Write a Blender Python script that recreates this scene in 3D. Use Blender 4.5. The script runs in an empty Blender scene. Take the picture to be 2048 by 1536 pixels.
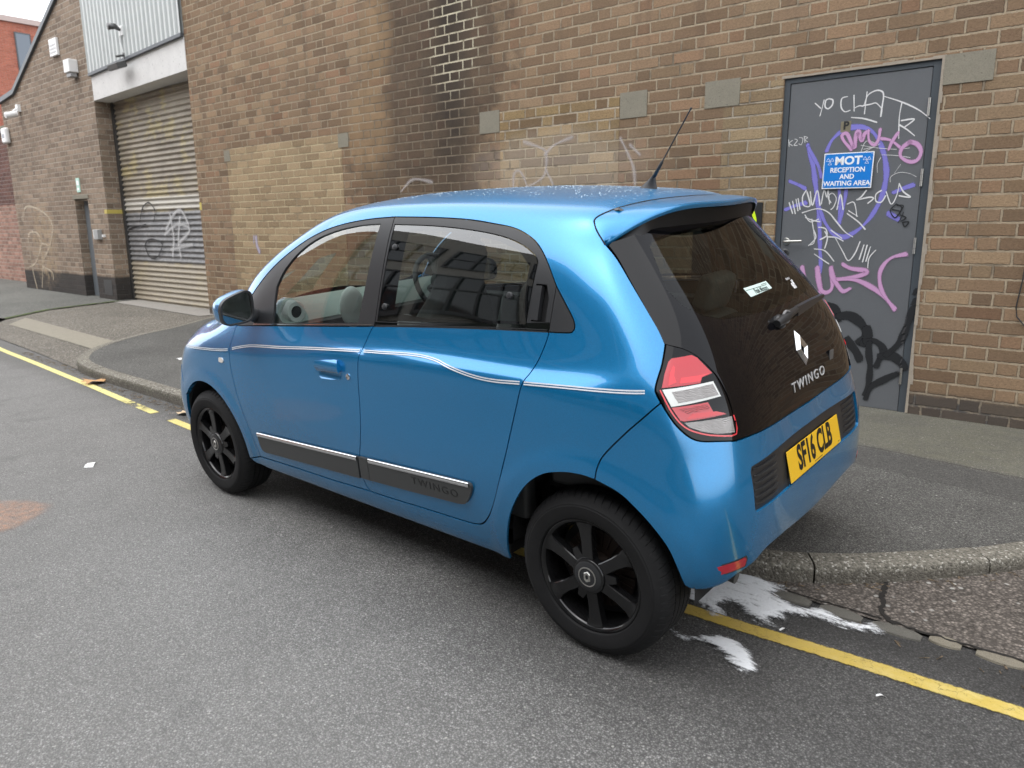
import bpy, bmesh, math, random
import numpy as np
from mathutils import Vector, Matrix
from mathutils.geometry import delaunay_2d_cdt
from mathutils.bvhtree import BVHTree
from mathutils.interpolate import poly_3d_calc
random.seed(11)
R=math.radians
SC=bpy.context.scene
COL=SC.collection
# ------------------------------------------------------------------ camera
cd=bpy.data.cameras.new('camera'); CAM=bpy.data.objects.new('camera',cd); COL.objects.link(CAM)
CAM.location=(-1.30923,2.72651,1.46035); CAM.rotation_euler=(1.359739,.0074439,-2.435968)
cd.sensor_width=36; cd.lens=25.953; cd.clip_start=.05; cd.clip_end=500
cd.dof.use_dof=True; cd.dof.focus_distance=3.1; cd.dof.aperture_fstop=4.5
SC.camera=CAM
# ------------------------------------------------------------------ overcast sky and soft sun
SUN_EL,SUN_AZ=66,20
w=bpy.data.worlds.new('World'); SC.world=w; w.use_nodes=True
nt=w.node_tree; bg=nt.nodes['Background']
sky=nt.nodes.new('ShaderNodeTexSky'); sky.sky_type='NISHITA'; sky.sun_disc=False
sky.sun_elevation=R(SUN_EL); sky.sun_rotation=R(SUN_AZ); sky.air_density=1.0; sky.dust_density=1.2; sky.ozone_density=.5
hs=nt.nodes.new('ShaderNodeHueSaturation'); hs.inputs['Saturation'].default_value=.16
nt.links.new(sky.outputs[0],hs.inputs['Color']); nt.links.new(hs.outputs[0],bg.inputs[0]); bg.inputs[1].default_value=.15
sl=bpy.data.lights.new('sun','SUN'); sl.energy=.5; sl.angle=R(110); sl.color=(1,.97,.92)
so=bpy.data.objects.new('sun',sl); COL.objects.link(so)
# direction to the sun: azimuth measured from +Y toward +X, as in the sky texture
sd=Vector((math.sin(R(SUN_AZ))*math.cos(R(SUN_EL)),math.cos(R(SUN_AZ))*math.cos(R(SUN_EL)),math.sin(R(SUN_EL))))
so.rotation_euler=sd.to_track_quat('Z','Y').to_euler(); so.location=(0,6,9)
vs=SC.view_settings; vs.view_transform='Standard'; vs.look='None'; vs.gamma=1; vs.exposure=1.74
SC.cycles.max_bounces=8; SC.cycles.transparent_max_bounces=24; SC.cycles.use_denoising=True
SC.cycles.sample_clamp_indirect=6
# ------------------------------------------------------------------ material helper
class NB:
    def __init__(s,name,**kw):
        s.mat=bpy.data.materials.new(name); s.mat.use_nodes=True; s.nt=s.mat.node_tree
        s.b=s.nt.nodes['Principled BSDF']; s.out=s.nt.nodes['Material Output']
        for k,v in kw.items(): s.set(k,v)
    def set(s,k,v):
        k={'color':'Base Color','rough':'Roughness','metal':'Metallic','coat':'Coat Weight','coat_rough':'Coat Roughness','spec':'Specular IOR Level','alpha':'Alpha','normal':'Normal','ior':'IOR','coat_normal':'Coat Normal','emis':'Emission Color','emis_s':'Emission Strength','trans':'Transmission Weight'}.get(k,k)
        s.put(s.b.inputs[k],v)
    def put(s,i,v):
        if isinstance(v,bpy.types.NodeSocket): s.nt.links.new(v,i)
        elif isinstance(v,(tuple,list)): i.default_value=tuple(v)+(1,) if len(v)==3 and len(i.default_value)==4 else tuple(v)
        else: i.default_value=v
    def n(s,t,ins=(),out=0,**props):
        nd=s.nt.nodes.new('ShaderNode'+t)
        for k,v in props.items(): setattr(nd,k,v)
        for k,v in dict(ins).items(): s.put(nd.inputs[k],v)
        return nd.outputs[out]
    def m(s,op,a,b=0.0,c=0.0,clamp=False): return s.n('Math',{0:a,1:b,2:c},operation=op,use_clamp=clamp)
    def add(s,*a):
        r=a[0]
        for x in a[1:]: r=s.m('ADD',r,x)
        return r
    def mul(s,*a):
        r=a[0]
        for x in a[1:]: r=s.m('MULTIPLY',r,x)
        return r
    def sub(s,a,b): return s.m('SUBTRACT',a,b)
    def inv(s,a): return s.m('SUBTRACT',1.0,a)
    def mix(s,f,a,b,blend='MIX'):
        nd=s.nt.nodes.new('ShaderNodeMix'); nd.data_type='RGBA'; nd.blend_type=blend
        s.put(nd.inputs[0],f); s.put(nd.inputs[6],a); s.put(nd.inputs[7],b); return nd.outputs[2]
    def ramp(s,f,stops,interp='LINEAR'):
        nd=s.nt.nodes.new('ShaderNodeValToRGB'); cr=nd.color_ramp; cr.interpolation=interp
        while len(cr.elements)<len(stops): cr.elements.new(.5)
        for e,(p,c) in zip(cr.elements,stops): e.position=p; e.color=tuple(c)+(1,) if not isinstance(c,(int,float)) else (c,c,c,1)
        s.put(nd.inputs[0],f); return nd.outputs[0]
    def co(s,o='Object'): return s.n('TexCoord',out=o)
    def sep(s,v):
        nd=s.nt.nodes.new('ShaderNodeSeparateXYZ'); s.put(nd.inputs[0],v); return nd.outputs[0],nd.outputs[1],nd.outputs[2]
    def comb(s,x=0.,y=0.,z=0.): return s.n('CombineXYZ',{0:x,1:y,2:z})
    def noise(s,scale,detail=3,rough=.55,vec=None,dist=0.,out=0):
        i={'Scale':scale,'Detail':detail,'Roughness':rough,'Distortion':dist}
        i['Vector']=vec if vec is not None else s.co()
        return s.n('TexNoise',i,out)
    def voro(s,scale,out=0,vec=None,feature='F1'):
        return s.n('TexVoronoi',{'Scale':scale,'Vector':vec if vec is not None else s.co()},out,feature=feature)
    def sm(s,v,a,b,lo=0.,hi=1.):
        return s.n('MapRange',{0:v,1:a,2:b,3:lo,4:hi},interpolation_type='SMOOTHSTEP')
    def bump(s,h,dist=.01,strength=1.,normal=None):
        i={'Strength':strength,'Distance':dist,'Height':h}
        if normal is not None: i['Normal']=normal
        return s.n('Bump',i)
    def scl(s,v,k): return s.n('Mapping',{0:v,3:k})
def simple(name,color,rough=.5,metal=0.,**kw): return NB(name,color=color,rough=rough,metal=metal,**kw).mat
# ------------------------------------------------------------------ mesh helpers
def tag(o,label=None,cat=None,group=None,kind=None):
    if label: o['label']=label
    if cat: o['category']=cat
    if group: o['group']=group
    if kind: o['kind']=kind
    return o
def empty(name,loc=(0,0,0),rot=(0,0,0),parent=None):
    o=bpy.data.objects.new(name,None); COL.objects.link(o); o.location=loc; o.rotation_euler=rot; o.empty_display_size=.1
    if parent: o.parent=parent
    return o
class MB:
    def __init__(s): s.v=[]; s.f=[]; s.mi=[]
    def add(s,vs,fs,mi=0):
        o=len(s.v); s.v+= [tuple(p) for p in vs]; s.f+=[tuple(i+o for i in f) for f in fs]; s.mi+=[mi]*len(fs); return s
    def quad(s,a,b,c,d,mi=0): return s.add([a,b,c,d],[(0,1,2,3)],mi)
    def box(s,x0,x1,y0,y1,z0,z1,mi=0,M=None):
        v=[(x0,y0,z0),(x1,y0,z0),(x1,y1,z0),(x0,y1,z0),(x0,y0,z1),(x1,y0,z1),(x1,y1,z1),(x0,y1,z1)]
        if M is not None: v=[M@Vector(p) for p in v]
        return s.add(v,[(0,3,2,1),(4,5,6,7),(0,1,5,4),(1,2,6,5),(2,3,7,6),(3,0,4,7)],mi)
    def prism(s,pts,fn0,fn1,mi=0):
        """closed outline pts (2D, counter-clockwise seen from fn1's side) between two mappings"""
        n=len(pts); v=[fn0(p) for p in pts]+[fn1(p) for p in pts]
        f=[tuple(range(n-1,-1,-1)),tuple(range(n,2*n))]+[(i,(i+1)%n,n+(i+1)%n,n+i) for i in range(n)]
        return s.add(v,f,mi)
    def tube(s,path,r,n=8,mi=0,caps=True):
        path=[Vector(p) for p in path]; rr=r if isinstance(r,(list,tuple)) else [r]*len(path); v=[]; f=[]
        up=Vector((0,0,1))
        for i,p in enumerate(path):
            d=(path[min(i+1,len(path)-1)]-path[max(i-1,0)]).normalized()
            a=d.cross(up); 
            if a.length<1e-3: a=d.cross(Vector((1,0,0)))
            a.normalize(); b=a.cross(d).normalized()
            for k in range(n):
                t=2*math.pi*k/n; v.append(p+(a*math.cos(t)+b*math.sin(t))*rr[i])
        for i in range(len(path)-1):
            for k in range(n): f.append((i*n+k,i*n+(k+1)%n,(i+1)*n+(k+1)%n,(i+1)*n+k))
        if caps: f.append(tuple(range(n-1,-1,-1))); f.append(tuple((len(path)-1)*n+k for k in range(n)))
        return s.add(v,f,mi)
    def lathe(s,prof,n=64,axis='y',mi=0,M=None,closed=False):
        """prof: (radius, along-axis) list"""
        v=[]; f=[]; m=len(prof)
        for k in range(n):
            t=2*math.pi*k/n; c,sn=math.cos(t),math.sin(t)
            for r,a in prof:
                p=(r*c,a,r*sn) if axis=='y' else ((r*c,r*sn,a) if axis=='z' else (a,r*c,r*sn))
                v.append(M@Vector(p) if M is not None else p)
        for k in range(n):
            k2=(k+1)%n
            for j in range(m if closed else m-1):
                j2=(j+1)%m; f.append((k*m+j,k2*m+j,k2*m+j2,k*m+j2))
        return s.add(v,f,mi)
    def build(s,name,mat,parent=None,smooth=False,angle=None,bevel=0):
        me=bpy.data.meshes.new(name); me.from_pydata(s.v,[],s.f)
        mats=mat if isinstance(mat,(list,tuple)) else [mat]
        for m in mats: me.materials.append(m)
        if len(mats)>1: me.polygons.foreach_set('material_index',s.mi)
        bm=bmesh.new(); bm.from_mesh(me); bmesh.ops.recalc_face_normals(bm,faces=bm.faces); bm.to_mesh(me); bm.free()
        if smooth or angle: me.polygons.foreach_set('use_smooth',[True]*len(me.polygons))
        if angle: me.set_sharp_from_angle(angle=R(angle))
        o=bpy.data.objects.new(name,me); COL.objects.link(o)
        if parent: o.parent=parent
        if bevel:
            md=o.modifiers.new('bevel','BEVEL'); md.width=bevel; md.segments=2; md.limit_method='ANGLE'; md.angle_limit=R(40); md.harden_normals=True
            me.polygons.foreach_set('use_smooth',[True]*len(me.polygons))
        return o
def catmull(P,n=6,closed=False):
    P=[Vector(p) for p in P]
    if len(P)<3: return P
    out=[]; N=len(P); rng=N if closed else N-1
    for i in range(rng):
        g=(lambda k:P[k%N]) if closed else (lambda k:P[min(max(k,0),N-1)])
        a,b,c,d=g(i-1),g(i),g(i+1),g(i+2)
        for k in range(n):
            t=k/n; out.append(.5*((2*b)+(c-a)*t+(2*a-5*b+4*c-d)*t*t+(3*b-a-3*c+d)*t**3))
    if not closed: out.append(P[-1])
    return out
def resample(P,h,closed=False):
    P=[Vector(p) for p in P]
    if closed: P=P+[P[0]]
    out=[P[0]]
    for a,b in zip(P,P[1:]):
        k=max(1,int(math.ceil((b-a).length/h)))
        for i in range(1,k+1): out.append(a.lerp(b,i/k))
    if closed: out.pop()
    return out
def inside_np(P,X,Y):
    P=np.asarray(P); r=np.zeros(X.shape,bool)
    x0,y0=P[:,0],P[:,1]; x1,y1=np.roll(x0,-1),np.roll(y0,-1)
    for a,b,c,d in zip(x0,y0,x1,y1):
        if b==d: continue
        r^=((b>Y)!=(d>Y))&(X<(c-a)*(Y-b)/(d-b)+a)
    return r
def area2(P): return .5*sum(P[i][0]*P[(i+1)%len(P)][1]-P[(i+1)%len(P)][0]*P[i][1] for i in range(len(P)))
def inset(P,d):
    """shrink a counter-clockwise outline by d"""
    n=len(P); out=[]
    for i in range(n):
        a,b,c=(Vector(P[k%n][:2]) for k in (i-1,i,i+1))
        e1=(b-a); e2=(c-b)
        if e1.length<1e-7 or e2.length<1e-7: out.append(b); continue
        e1.normalize(); e2.normalize(); n1=Vector((-e1.y,e1.x)); n2=Vector((-e2.y,e2.x)); k=n1+n2
        if k.length<1e-3: out.append(b+n1*d); continue
        k=k/max(k.dot(n1),.35*k.length) if False else k.normalized()/max(k.normalized().dot(n1),.45)
        out.append(b+k*d)
    return out
def seg_dist(P,X,Y):
    P=np.asarray(P); Q=np.roll(P,-1,0); D=np.full(X.shape,1e9)
    for (a,b),(c,d) in zip(P,Q):
        ex,ey=c-a,d-b; L=ex*ex+ey*ey+1e-12
        t=np.clip(((X-a)*ex+(Y-b)*ey)/L,0,1); D=np.minimum(D,(X-a-t*ex)**2+(Y-b-t*ey)**2)
    return np.sqrt(D)
def clean_poly(P,eps=1e-4):
    out=[]
    for p in P:
        p=Vector((p[0],p[1]))
        if not out or (p-out[-1]).length>eps: out.append(p)
    if (out[0]-out[-1]).length<=eps: out.pop()
    return out
def triangulate(outer,holes=(),h=.025):
    """fill an outline (with holes) with an even mesh; returns 2D vertices, triangles, boundary loops (vertex ids)"""
    loops=[clean_poly(outer)]+[clean_poly(x) for x in holes]
    V=[];E=[]
    for L in loops:
        o=len(V); V+=[Vector((p.x,p.y)) for p in L]; E+=[(o+i,o+(i+1)%len(L)) for i in range(len(L))]
    xs=[p.x for p in loops[0]]; ys=[p.y for p in loops[0]]
    gx=np.arange(min(xs)-h,max(xs)+h,h); gy=np.arange(min(ys)-h,max(ys)+h,h*.866)
    X,Y=np.meshgrid(gx,gy); X=X+(np.arange(len(gy))%2)[:,None]*h*.5
    X=X.ravel();Y=Y.ravel(); ok=inside_np(loops[0],X,Y)
    for L in loops[1:]: ok&=~inside_np(L,X,Y)
    X=X[ok];Y=Y[ok]
    for L in loops:
        if len(X):
            k=seg_dist([(p.x,p.y) for p in L],X,Y)>h*.45; X=X[k];Y=Y[k]
    V+=[Vector((a,b)) for a,b in zip(X,Y)]
    vo,eo,fo,_,_,_=delaunay_2d_cdt(V,E,[],1,1e-6)
    P=np.array([(v.x,v.y) for v in vo]); T=np.array(fo)
    c=P[T].mean(1); ok=inside_np(loops[0],c[:,0],c[:,1])
    for L in loops[1:]: ok&=~inside_np(L,c[:,0],c[:,1])
    T=T[ok]
    # make every triangle counter-clockwise
    a=P[T]; s=(a[:,1,0]-a[:,0,0])*(a[:,2,1]-a[:,0,1])-(a[:,1,1]-a[:,0,1])*(a[:,2,0]-a[:,0,0])
    T=T[np.abs(s)>1e-12]; s=s[np.abs(s)>1e-12]; T[s<0]=T[s<0][:,::-1]
    return P,T
def boundary_edges(T):
    cnt={}
    for t in T:
        for i in range(3):
            a,b=int(t[i]),int(t[(i+1)%3]); cnt[(a,b)]=1
    return [e for e in cnt if (e[1],e[0]) not in cnt]
def mesh_with_normals(name,V,F,N,mat,parent):
    me=bpy.data.meshes.new(name); me.from_pydata([tuple(v) for v in V],[],[tuple(int(i) for i in f) for f in F]); me.materials.append(mat)
    me.polygons.foreach_set('use_smooth',[True]*len(me.polygons))
    me.normals_split_custom_set_from_vertices([tuple(n) for n in N])
    o=bpy.data.objects.new(name,me); COL.objects.link(o)
    if parent: o.parent=parent
    return o
def text_mesh(body,size,mat,name,parent,M,sx=1.,bold=0.,extrude=.0005,spacing=1.,shear=0.,align='CENTER',lines=1.):
    c=bpy.data.curves.new(name,'FONT'); c.body=body; c.size=size; c.align_x=align; c.align_y='CENTER'; c.extrude=extrude; c.offset=bold; c.space_character=spacing; c.shear=shear; c.space_line=lines; c.resolution_u=4
    o=bpy.data.objects.new(name,c); COL.objects.link(o); bpy.context.view_layer.update()
    me=bpy.data.meshes.new_from_object(o.evaluated_get(bpy.context.evaluated_depsgraph_get())); bpy.data.objects.remove(o); bpy.data.curves.remove(c)
    me.transform(M@Matrix.Diagonal((sx,1,1,1))); me.materials.clear(); me.materials.append(mat); me.name=name
    o=bpy.data.objects.new(name,me); COL.objects.link(o)
    if parent: o.parent=parent
    return o

# ================================================================== SETTING MATERIALS
def brick_mat(name,cols,mortar,course=.0911,s=.274,h=.128,joint=.0135,rough=.9,extra=None,var=.5,dark=1.):
    b=NB(name); p=b.co(); x,y,z=b.sep(p); nx,_,_=b.sep(b.co('Normal'))
    side=b.m('GREATER_THAN',b.m('ABSOLUTE',nx),.5)
    u0=b.add(b.mul(side,y),b.mul(b.inv(side),x))
    wob=b.sub(b.noise(9,2,vec=p),.5); wob2=b.sub(b.noise(6,2,vec=b.scl(p,(1,1,1.3))),.5)
    u=b.add(u0,b.mul(wob,.008)); zz0=b.add(z,b.mul(wob2,.006))
    row=b.m('FLOOR',b.m('DIVIDE',zz0,course)); odd=b.m('MODULO',b.add(row,200.),2.)
    per=s+h if h else s
    rr=b.n('TexWhiteNoise',{1:row},0,noise_dimensions='1D')
    ux=b.add(u,b.mul(odd,per*.5),b.mul(rr,.035))
    k=b.m('FLOOR',b.m('DIVIDE',ux,per)); t=b.sub(ux,b.mul(k,per))
    if h:
        isS=b.m('LESS_THAN',t,s); l=b.sub(t,b.mul(b.inv(isS),s)); wd=b.add(h,b.mul(isS,s-h))
    else: isS=1.0; l=t; wd=s
    zz=b.sub(zz0,b.mul(row,course))
    du=b.m('MINIMUM',l,b.sub(wd,l)); dz=b.m('MINIMUM',zz,b.sub(course,zz))
    de=b.m('MINIMUM',du,dz)
    nz=b.add(b.mul(b.sub(b.noise(75,3,.65,vec=p),.5),.013),b.mul(b.sub(b.noise(24,2,vec=p),.5),.012))
    mask=b.sm(b.add(de,nz),joint*.5-.0018,joint*.5+.0028)
    idv=b.comb(b.add(b.mul(k,2.),isS),row,0.)
    wn=b.n('TexWhiteNoise',{0:idv},0,noise_dimensions='3D'); wn2=b.n('TexWhiteNoise',{0:b.n('VectorMath',{0:idv,1:(17.3,5.1,3.)},operation='ADD')},0,noise_dimensions='3D')
    n=len(cols); col=b.ramp(wn,[(i/(n-1),c) for i,c in enumerate(cols)])
    grain=b.noise(55,4,.7,vec=b.scl(p,(1,1,1.6))); fine=b.noise(260,2,.6,vec=p)
    tone=b.mul(b.add(1.-var*.5,b.mul(wn2,var)),b.add(.45,b.mul(grain,1.1)),b.add(.70,b.mul(fine,.6)))
    col=b.mix(1.,col,b.comb(tone,tone,tone),'MULTIPLY')
    pit=b.sm(b.noise(85,3,.7,vec=b.scl(p,(1,1,1.8))),.58,.68); col=b.mix(b.mul(pit,.62),col,(.03,.024,.018))
    mt=b.mul(b.add(.62,b.mul(b.noise(40,4,.7,vec=p),.76)),dark)
    mcol=b.mix(1.,mortar,b.comb(mt,mt,mt),'MULTIPLY')
    missing=b.sm(b.noise(3.1,3,.7,vec=p),.52,.62)      # dirt sitting in the joints
    mcol=b.mix(b.mul(missing,.5),mcol,(.09,.075,.058))
    b.wn=wn2
    if extra: col,mcol=extra(b,x,z,col,mcol,p)
    big=b.add(.80,b.mul(b.noise(.9,4,.6,vec=p),.40))
    c=b.mix(mask,mcol,col); c=b.mix(1.,c,b.comb(big,big,big),'MULTIPLY')
    b.set('color',c); b.set('rough',rough); b.set('spec',.25)
    hgt=b.add(mask,b.mul(grain,.35),b.mul(fine,.12),b.mul(wn2,.25)); b.set('normal',b.bump(hgt,.011,1.))
    return b.mat
BR=[(.182,.124,.079),(.219,.148,.092),(.200,.132,.083),(.240,.165,.102),(.218,.133,.082),(.252,.178,.110),(.190,.130,.085),(.229,.156,.096)]
def blob(b,x,z,cx,cz,rx,rz,n,amt=.6):
    d=b.m('SQRT',b.add(b.m('POWER',b.m('DIVIDE',b.sub(x,cx),rx),2.),b.m('POWER',b.m('DIVIDE',b.sub(z,cz),rz),2.)))
    return b.inv(b.sm(b.add(d,b.mul(b.sub(n,.5),amt*2)),.55,1.25))
def wall_stains(b,x,z,col,m,p):
    n=b.noise(2.2,5,.65,vec=p); n2=b.noise(6,4,.7,vec=p)
    soot=b.m('MAXIMUM',blob(b,x,z,4.62,3.4,1.05,2.4,b.add(b.mul(n,.6),b.mul(n2,.4)),1.),b.mul(blob(b,x,z,4.95,2.0,1.15,1.1,b.add(b.mul(n,.5),b.mul(n2,.5)),1.1),.8))
    soot=b.mul(b.sm(b.add(soot,b.mul(b.sub(b.wn,.5),.75)),.25,.85),.95)
    col=b.mix(b.mul(soot,b.add(.45,b.mul(n2,.5))),col,(.040,.031,.025)); m=b.mix(b.mul(soot,.62),m,(.075,.060,.047))
    core=b.mul(b.inv(b.sm(b.m('ABSOLUTE',b.add(b.sub(x,4.42),b.mul(b.sub(n,.5),.5))),.02,.42)),b.sm(z,1.6,2.6)); col=b.mix(b.mul(core,.62),col,(.018,.018,.017))
    salt=b.mul(blob(b,x,z,4.35,3.35,.42,.62,n2,.35),1.); m=b.mix(b.mul(salt,b.sm(n2,.35,.55)),m,(.55,.50,.37))
    clean=b.m('MAXIMUM',blob(b,x,z,5.75,2.55,.42,.55,n,.45),blob(b,x,z,5.55,3.5,.3,.5,n,.4)); col=b.mix(b.mul(clean,.55),col,(.30,.20,.11))
    wash=blob(b,x,z,3.1,2.0,1.1,.35,n,.5); col=b.mix(b.mul(wash,.22),col,(.42,.37,.33))
    streak=b.mul(b.sm(b.noise(1.3,3,.6,vec=b.scl(p,(3,1,.25))),.52,.72),b.sm(z,1.5,3.5)); col=b.mix(b.mul(streak,.4),col,(.06,.05,.042))
    pl=b.inv(b.sm(b.add(z,b.mul(b.sub(n2,.5),.10)),.24,.31)); col=b.mix(b.mul(pl,.8),col,(.050,.048,.046)); m=b.mix(b.mul(pl,b.sm(n2,.3,.6)),m,(.085,.08,.076))
    return col,m
def gable_stains(b,x,z,col,m,p):
    n=b.noise(2.2,5,.65,vec=p); n2=b.noise(6,4,.7,vec=p)
    pl=b.inv(b.sm(b.add(z,b.mul(b.sub(n2,.5),.05)),.56,.62)); col=b.mix(b.mul(pl,.9),col,(.030,.030,.031)); m=b.mix(b.mul(pl,.9),m,(.034,.034,.035))
    w=blob(b,x,z,16.4,1.15,.75,.9,n,.5); w=b.m('MULTIPLY',w,b.sm(n2,.4,.6)); col=b.mix(b.mul(w,.5),col,(.42,.32,.20)); m=b.mix(b.mul(w,.5),m,(.42,.32,.20))
    up=b.sm(b.add(z,b.mul(b.sub(n,.5),2.)),1.6,3.4); col=b.mix(b.mul(up,.2),col,(.09,.066,.052))
    return col,m
M_BRICK=brick_mat('brown flemish bond brick',BR,(.335,.27,.19),joint=.0145,extra=wall_stains,var=.5)
M_GABLE=brick_mat('brown gable brick',[(.22,.165,.123),(.27,.205,.15),(.24,.18,.132),(.285,.217,.16)],(.40,.35,.29),extra=gable_stains)
M_TAN=brick_mat('tan stretcher brick',[(.29,.210,.125),(.32,.235,.142),(.27,.195,.116),(.335,.25,.152)],(.46,.375,.24),s=.274,h=0,joint=.016,var=.35)
M_INFILL=brick_mat('light brown infill brick',[(.22,.15,.075),(.30,.215,.11),(.18,.12,.07),(.33,.235,.125)],(.40,.335,.25),joint=.015,extra=lambda b,x,z,c,m,p:(b.mix(b.mul(blob(b,x,z,3.0,1.9,1.2,.45,b.noise(2.2,5,.65,vec=p),.6),.28),c,(.45,.41,.37)),m))
M_PALE=brick_mat('pale stretcher brick',[(.235,.175,.105),(.285,.215,.13),(.21,.15,.09),(.26,.19,.115)],(.36,.31,.24),s=.30,h=0,course=.0911,var=.35)
M_PINK=brick_mat('pinkish brick',[(.30,.17,.13),(.36,.215,.165),(.27,.16,.12)],(.42,.36,.31),s=.24,h=0)
M_RED=brick_mat('red brick',[(.42,.14,.09),(.47,.17,.115),(.39,.13,.09)],(.42,.24,.19),s=.24,h=0,course=.075,var=.2)
def concrete_mat(name,c,scale=1.,rough=.85,spk=.3):
    b=NB(name,rough=rough,spec=.25); n=b.noise(9*scale,6,.7); f=b.noise(130*scale,3,.7); t=b.add(.72,b.mul(n,.32),b.mul(b.sub(f,.5),spk*2))
    hole=b.sm(b.noise(60*scale,2,.6),.66,.72)
    b.set('color',b.mix(b.mul(hole,.5),b.mix(1.,c,b.comb(t,t,t),'MULTIPLY'),(.05,.05,.045))); b.set('normal',b.bump(b.sub(f,b.mul(hole,.8)),.004,.6)); return b.mat
M_PAD=concrete_mat('padstone concrete',(.255,.235,.185))
M_LINTEL=concrete_mat('white painted lintel',(.72,.71,.69),.5,spk=.08)
def asphalt_mat(name,tone,spec_bits,scale,tint=(1,1,.98),stain=None,wet=True):
    b=NB(name); p=b.co(); v=b.n('TexVoronoi',{'Scale':scale,'Vector':p},1); cr,cg,_=b.sep(v); dist=b.voro(scale,0,vec=p)
    v2=b.n('TexVoronoi',{'Scale':scale*.43,'Vector':p},1); c2,_,c3=b.sep(v2); d2=b.voro(scale*.43,0,vec=p)
    t=b.ramp(cr,[(0,tone*.62),(.45,tone*.92),(.8,tone*1.18),(.93,tone*1.4),(1,tone*1.9)])
    t,_,_=b.sep(t)
    bits=b.mul(b.m('GREATER_THAN',c2,1.-spec_bits),b.inv(b.sm(d2,.25,.42)),b.add(.3,b.mul(c3,.8)))
    dark=b.sm(dist,.28,.62); t=b.mul(t,b.inv(b.mul(dark,.5)))
    big=b.noise(.55,5,.6,vec=p); med=b.noise(3.5,4,.65,vec=p)
    t=b.mul(t,b.add(.40,b.mul(big,.75),b.mul(med,.44)))
    c=b.comb(b.mul(t,tint[0]),b.mul(t,tint[1]),b.mul(t,tint[2]))
    c=b.mix(b.mul(bits,.8),c,(.42,.41,.38))
    if stain: c=stain(b,c,p)
    b.set('color',c); b.set('rough',.82); b.set('spec',.3)
    hgt=b.add(b.mul(b.inv(dist),1.),b.mul(bits,.6),b.mul(b.noise(scale*2.2,2,vec=p),.3)); b.set('normal',b.bump(hgt,.0045,.9))
    return b.mat
def road_stain(b,c,p):
    x,y,z=b.sep(p); n=b.noise(2.5,5,.65,vec=p); n3=b.noise(9,4,.7,vec=p)
    gut=b.inv(b.sm(b.add(y,b.mul(b.sub(n,.5),.35)),.06,.34)); c=b.mix(b.mul(gut,.55),c,(.020,.019,.018))
    dry=b.sm(b.add(y,b.mul(x,.25),b.mul(b.sub(n,.5),.8)),.7,2.0); c=b.mix(b.mul(dry,.30),c,(.30,.295,.28)); bsp=b.sm(b.noise(1.7,3,.6,vec=p),.60,.72); c=b.mix(b.mul(bsp,.22),c,(.05,.05,.05))
    damp_shade=b.mul(b.inv(b.sm(b.add(b.m('ABSOLUTE',b.sub(x,-.9)),b.mul(b.sub(n,.5),.9)),1.2,2.0)),b.inv(b.sm(b.add(b.m('ABSOLUTE',b.sub(y,.3)),b.mul(b.sub(n3,.5),.4)),.35,1.0)))
    c=b.mix(b.mul(damp_shade,.52),c,(.030,.029,.028))  # damp patch, plus the shading around the car painted into the road colour
    return c
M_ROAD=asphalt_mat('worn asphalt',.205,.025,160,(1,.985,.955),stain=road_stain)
def pave_stain(b,c,p):
    x,y,z=b.sep(p); n=b.noise(3,5,.65,vec=p); n2=b.noise(11,4,.7,vec=p); yy=b.add(y,b.mul(x,.13),b.mul(b.sub(n,.5),.10)); right=b.inv(b.sm(x,1.2,2.2))
    moss=b.mul(b.inv(b.sm(yy,-2.12,-2.02)),right); c=b.mix(b.mul(moss,b.add(.05,b.mul(n2,.55))),c,(.185,.176,.118))
    band=b.mul(b.inv(b.sm(b.m('ABSOLUTE',b.add(yy,1.86)),.14,.19)),right); c=b.mix(b.mul(band,.42),c,(.055,.053,.050))
    edge=b.mul(b.inv(b.sm(b.m('ABSOLUTE',b.add(yy,2.055,b.mul(b.sub(n2,.5),.03))),.004,.014)),right); c=b.mix(b.mul(edge,.6),c,(.04,.037,.03))
    edge2=b.mul(b.inv(b.sm(b.m('ABSOLUTE',b.add(yy,1.685,b.mul(b.sub(n2,.5),.03))),.003,.012)),right); c=b.mix(b.mul(edge2,.5),c,(.045,.042,.038))
    pt=b.sm(b.noise(1.2,4,.6,vec=p),.45,.65); c=b.mix(b.mul(pt,.25),c,(.06,.058,.054)); return c
M_PAVE=asphalt_mat('pavement asphalt',.150,.025,160,(1,.98,.91),stain=pave_stain)
M_FARP=asphalt_mat('pale pavement asphalt',.19,.02,120,(1,1,.90))
M_CROSS=asphalt_mat('tan exposed aggregate',.215,.10,75,(1,.91,.76))
M_SLAB=asphalt_mat('reddish exposed aggregate',.155,.10,85,(1.07,.93,.81))
def kerb_mat():
    b=NB('kerb concrete with dirt',rough=.9,spec=.2); p=b.co(); x,y,z=b.sep(p); v=b.n('TexVoronoi',{'Scale':115.,'Vector':p},1); c1,c2,_=b.sep(v); n=b.noise(5,5,.7,vec=p); f=b.noise(60,4,.7,vec=p)
    t=b.mul(b.add(.55,b.mul(c1,.75)),b.add(.7,b.mul(n,.6))); c=b.mix(1.,(.195,.182,.152),b.comb(t,t,t),'MULTIPLY'); c=b.mix(b.mul(b.m('GREATER_THAN',c2,.93),.7),c,(.50,.48,.43))
    dirt=b.inv(b.sm(b.add(z,b.mul(b.sub(f,.5),.06)),.045,.088)); c=b.mix(b.mul(dirt,.62),c,(.070,.062,.052)); moss=b.mul(b.sm(n,.55,.7),.3); c=b.mix(moss,c,(.13,.13,.085))
    b.set('color',c); b.set('normal',b.bump(b.add(b.mul(b.voro(115,0,vec=p),-1.),b.mul(f,.8)),.005,.9)); return b.mat
M_KERB=kerb_mat()
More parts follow.
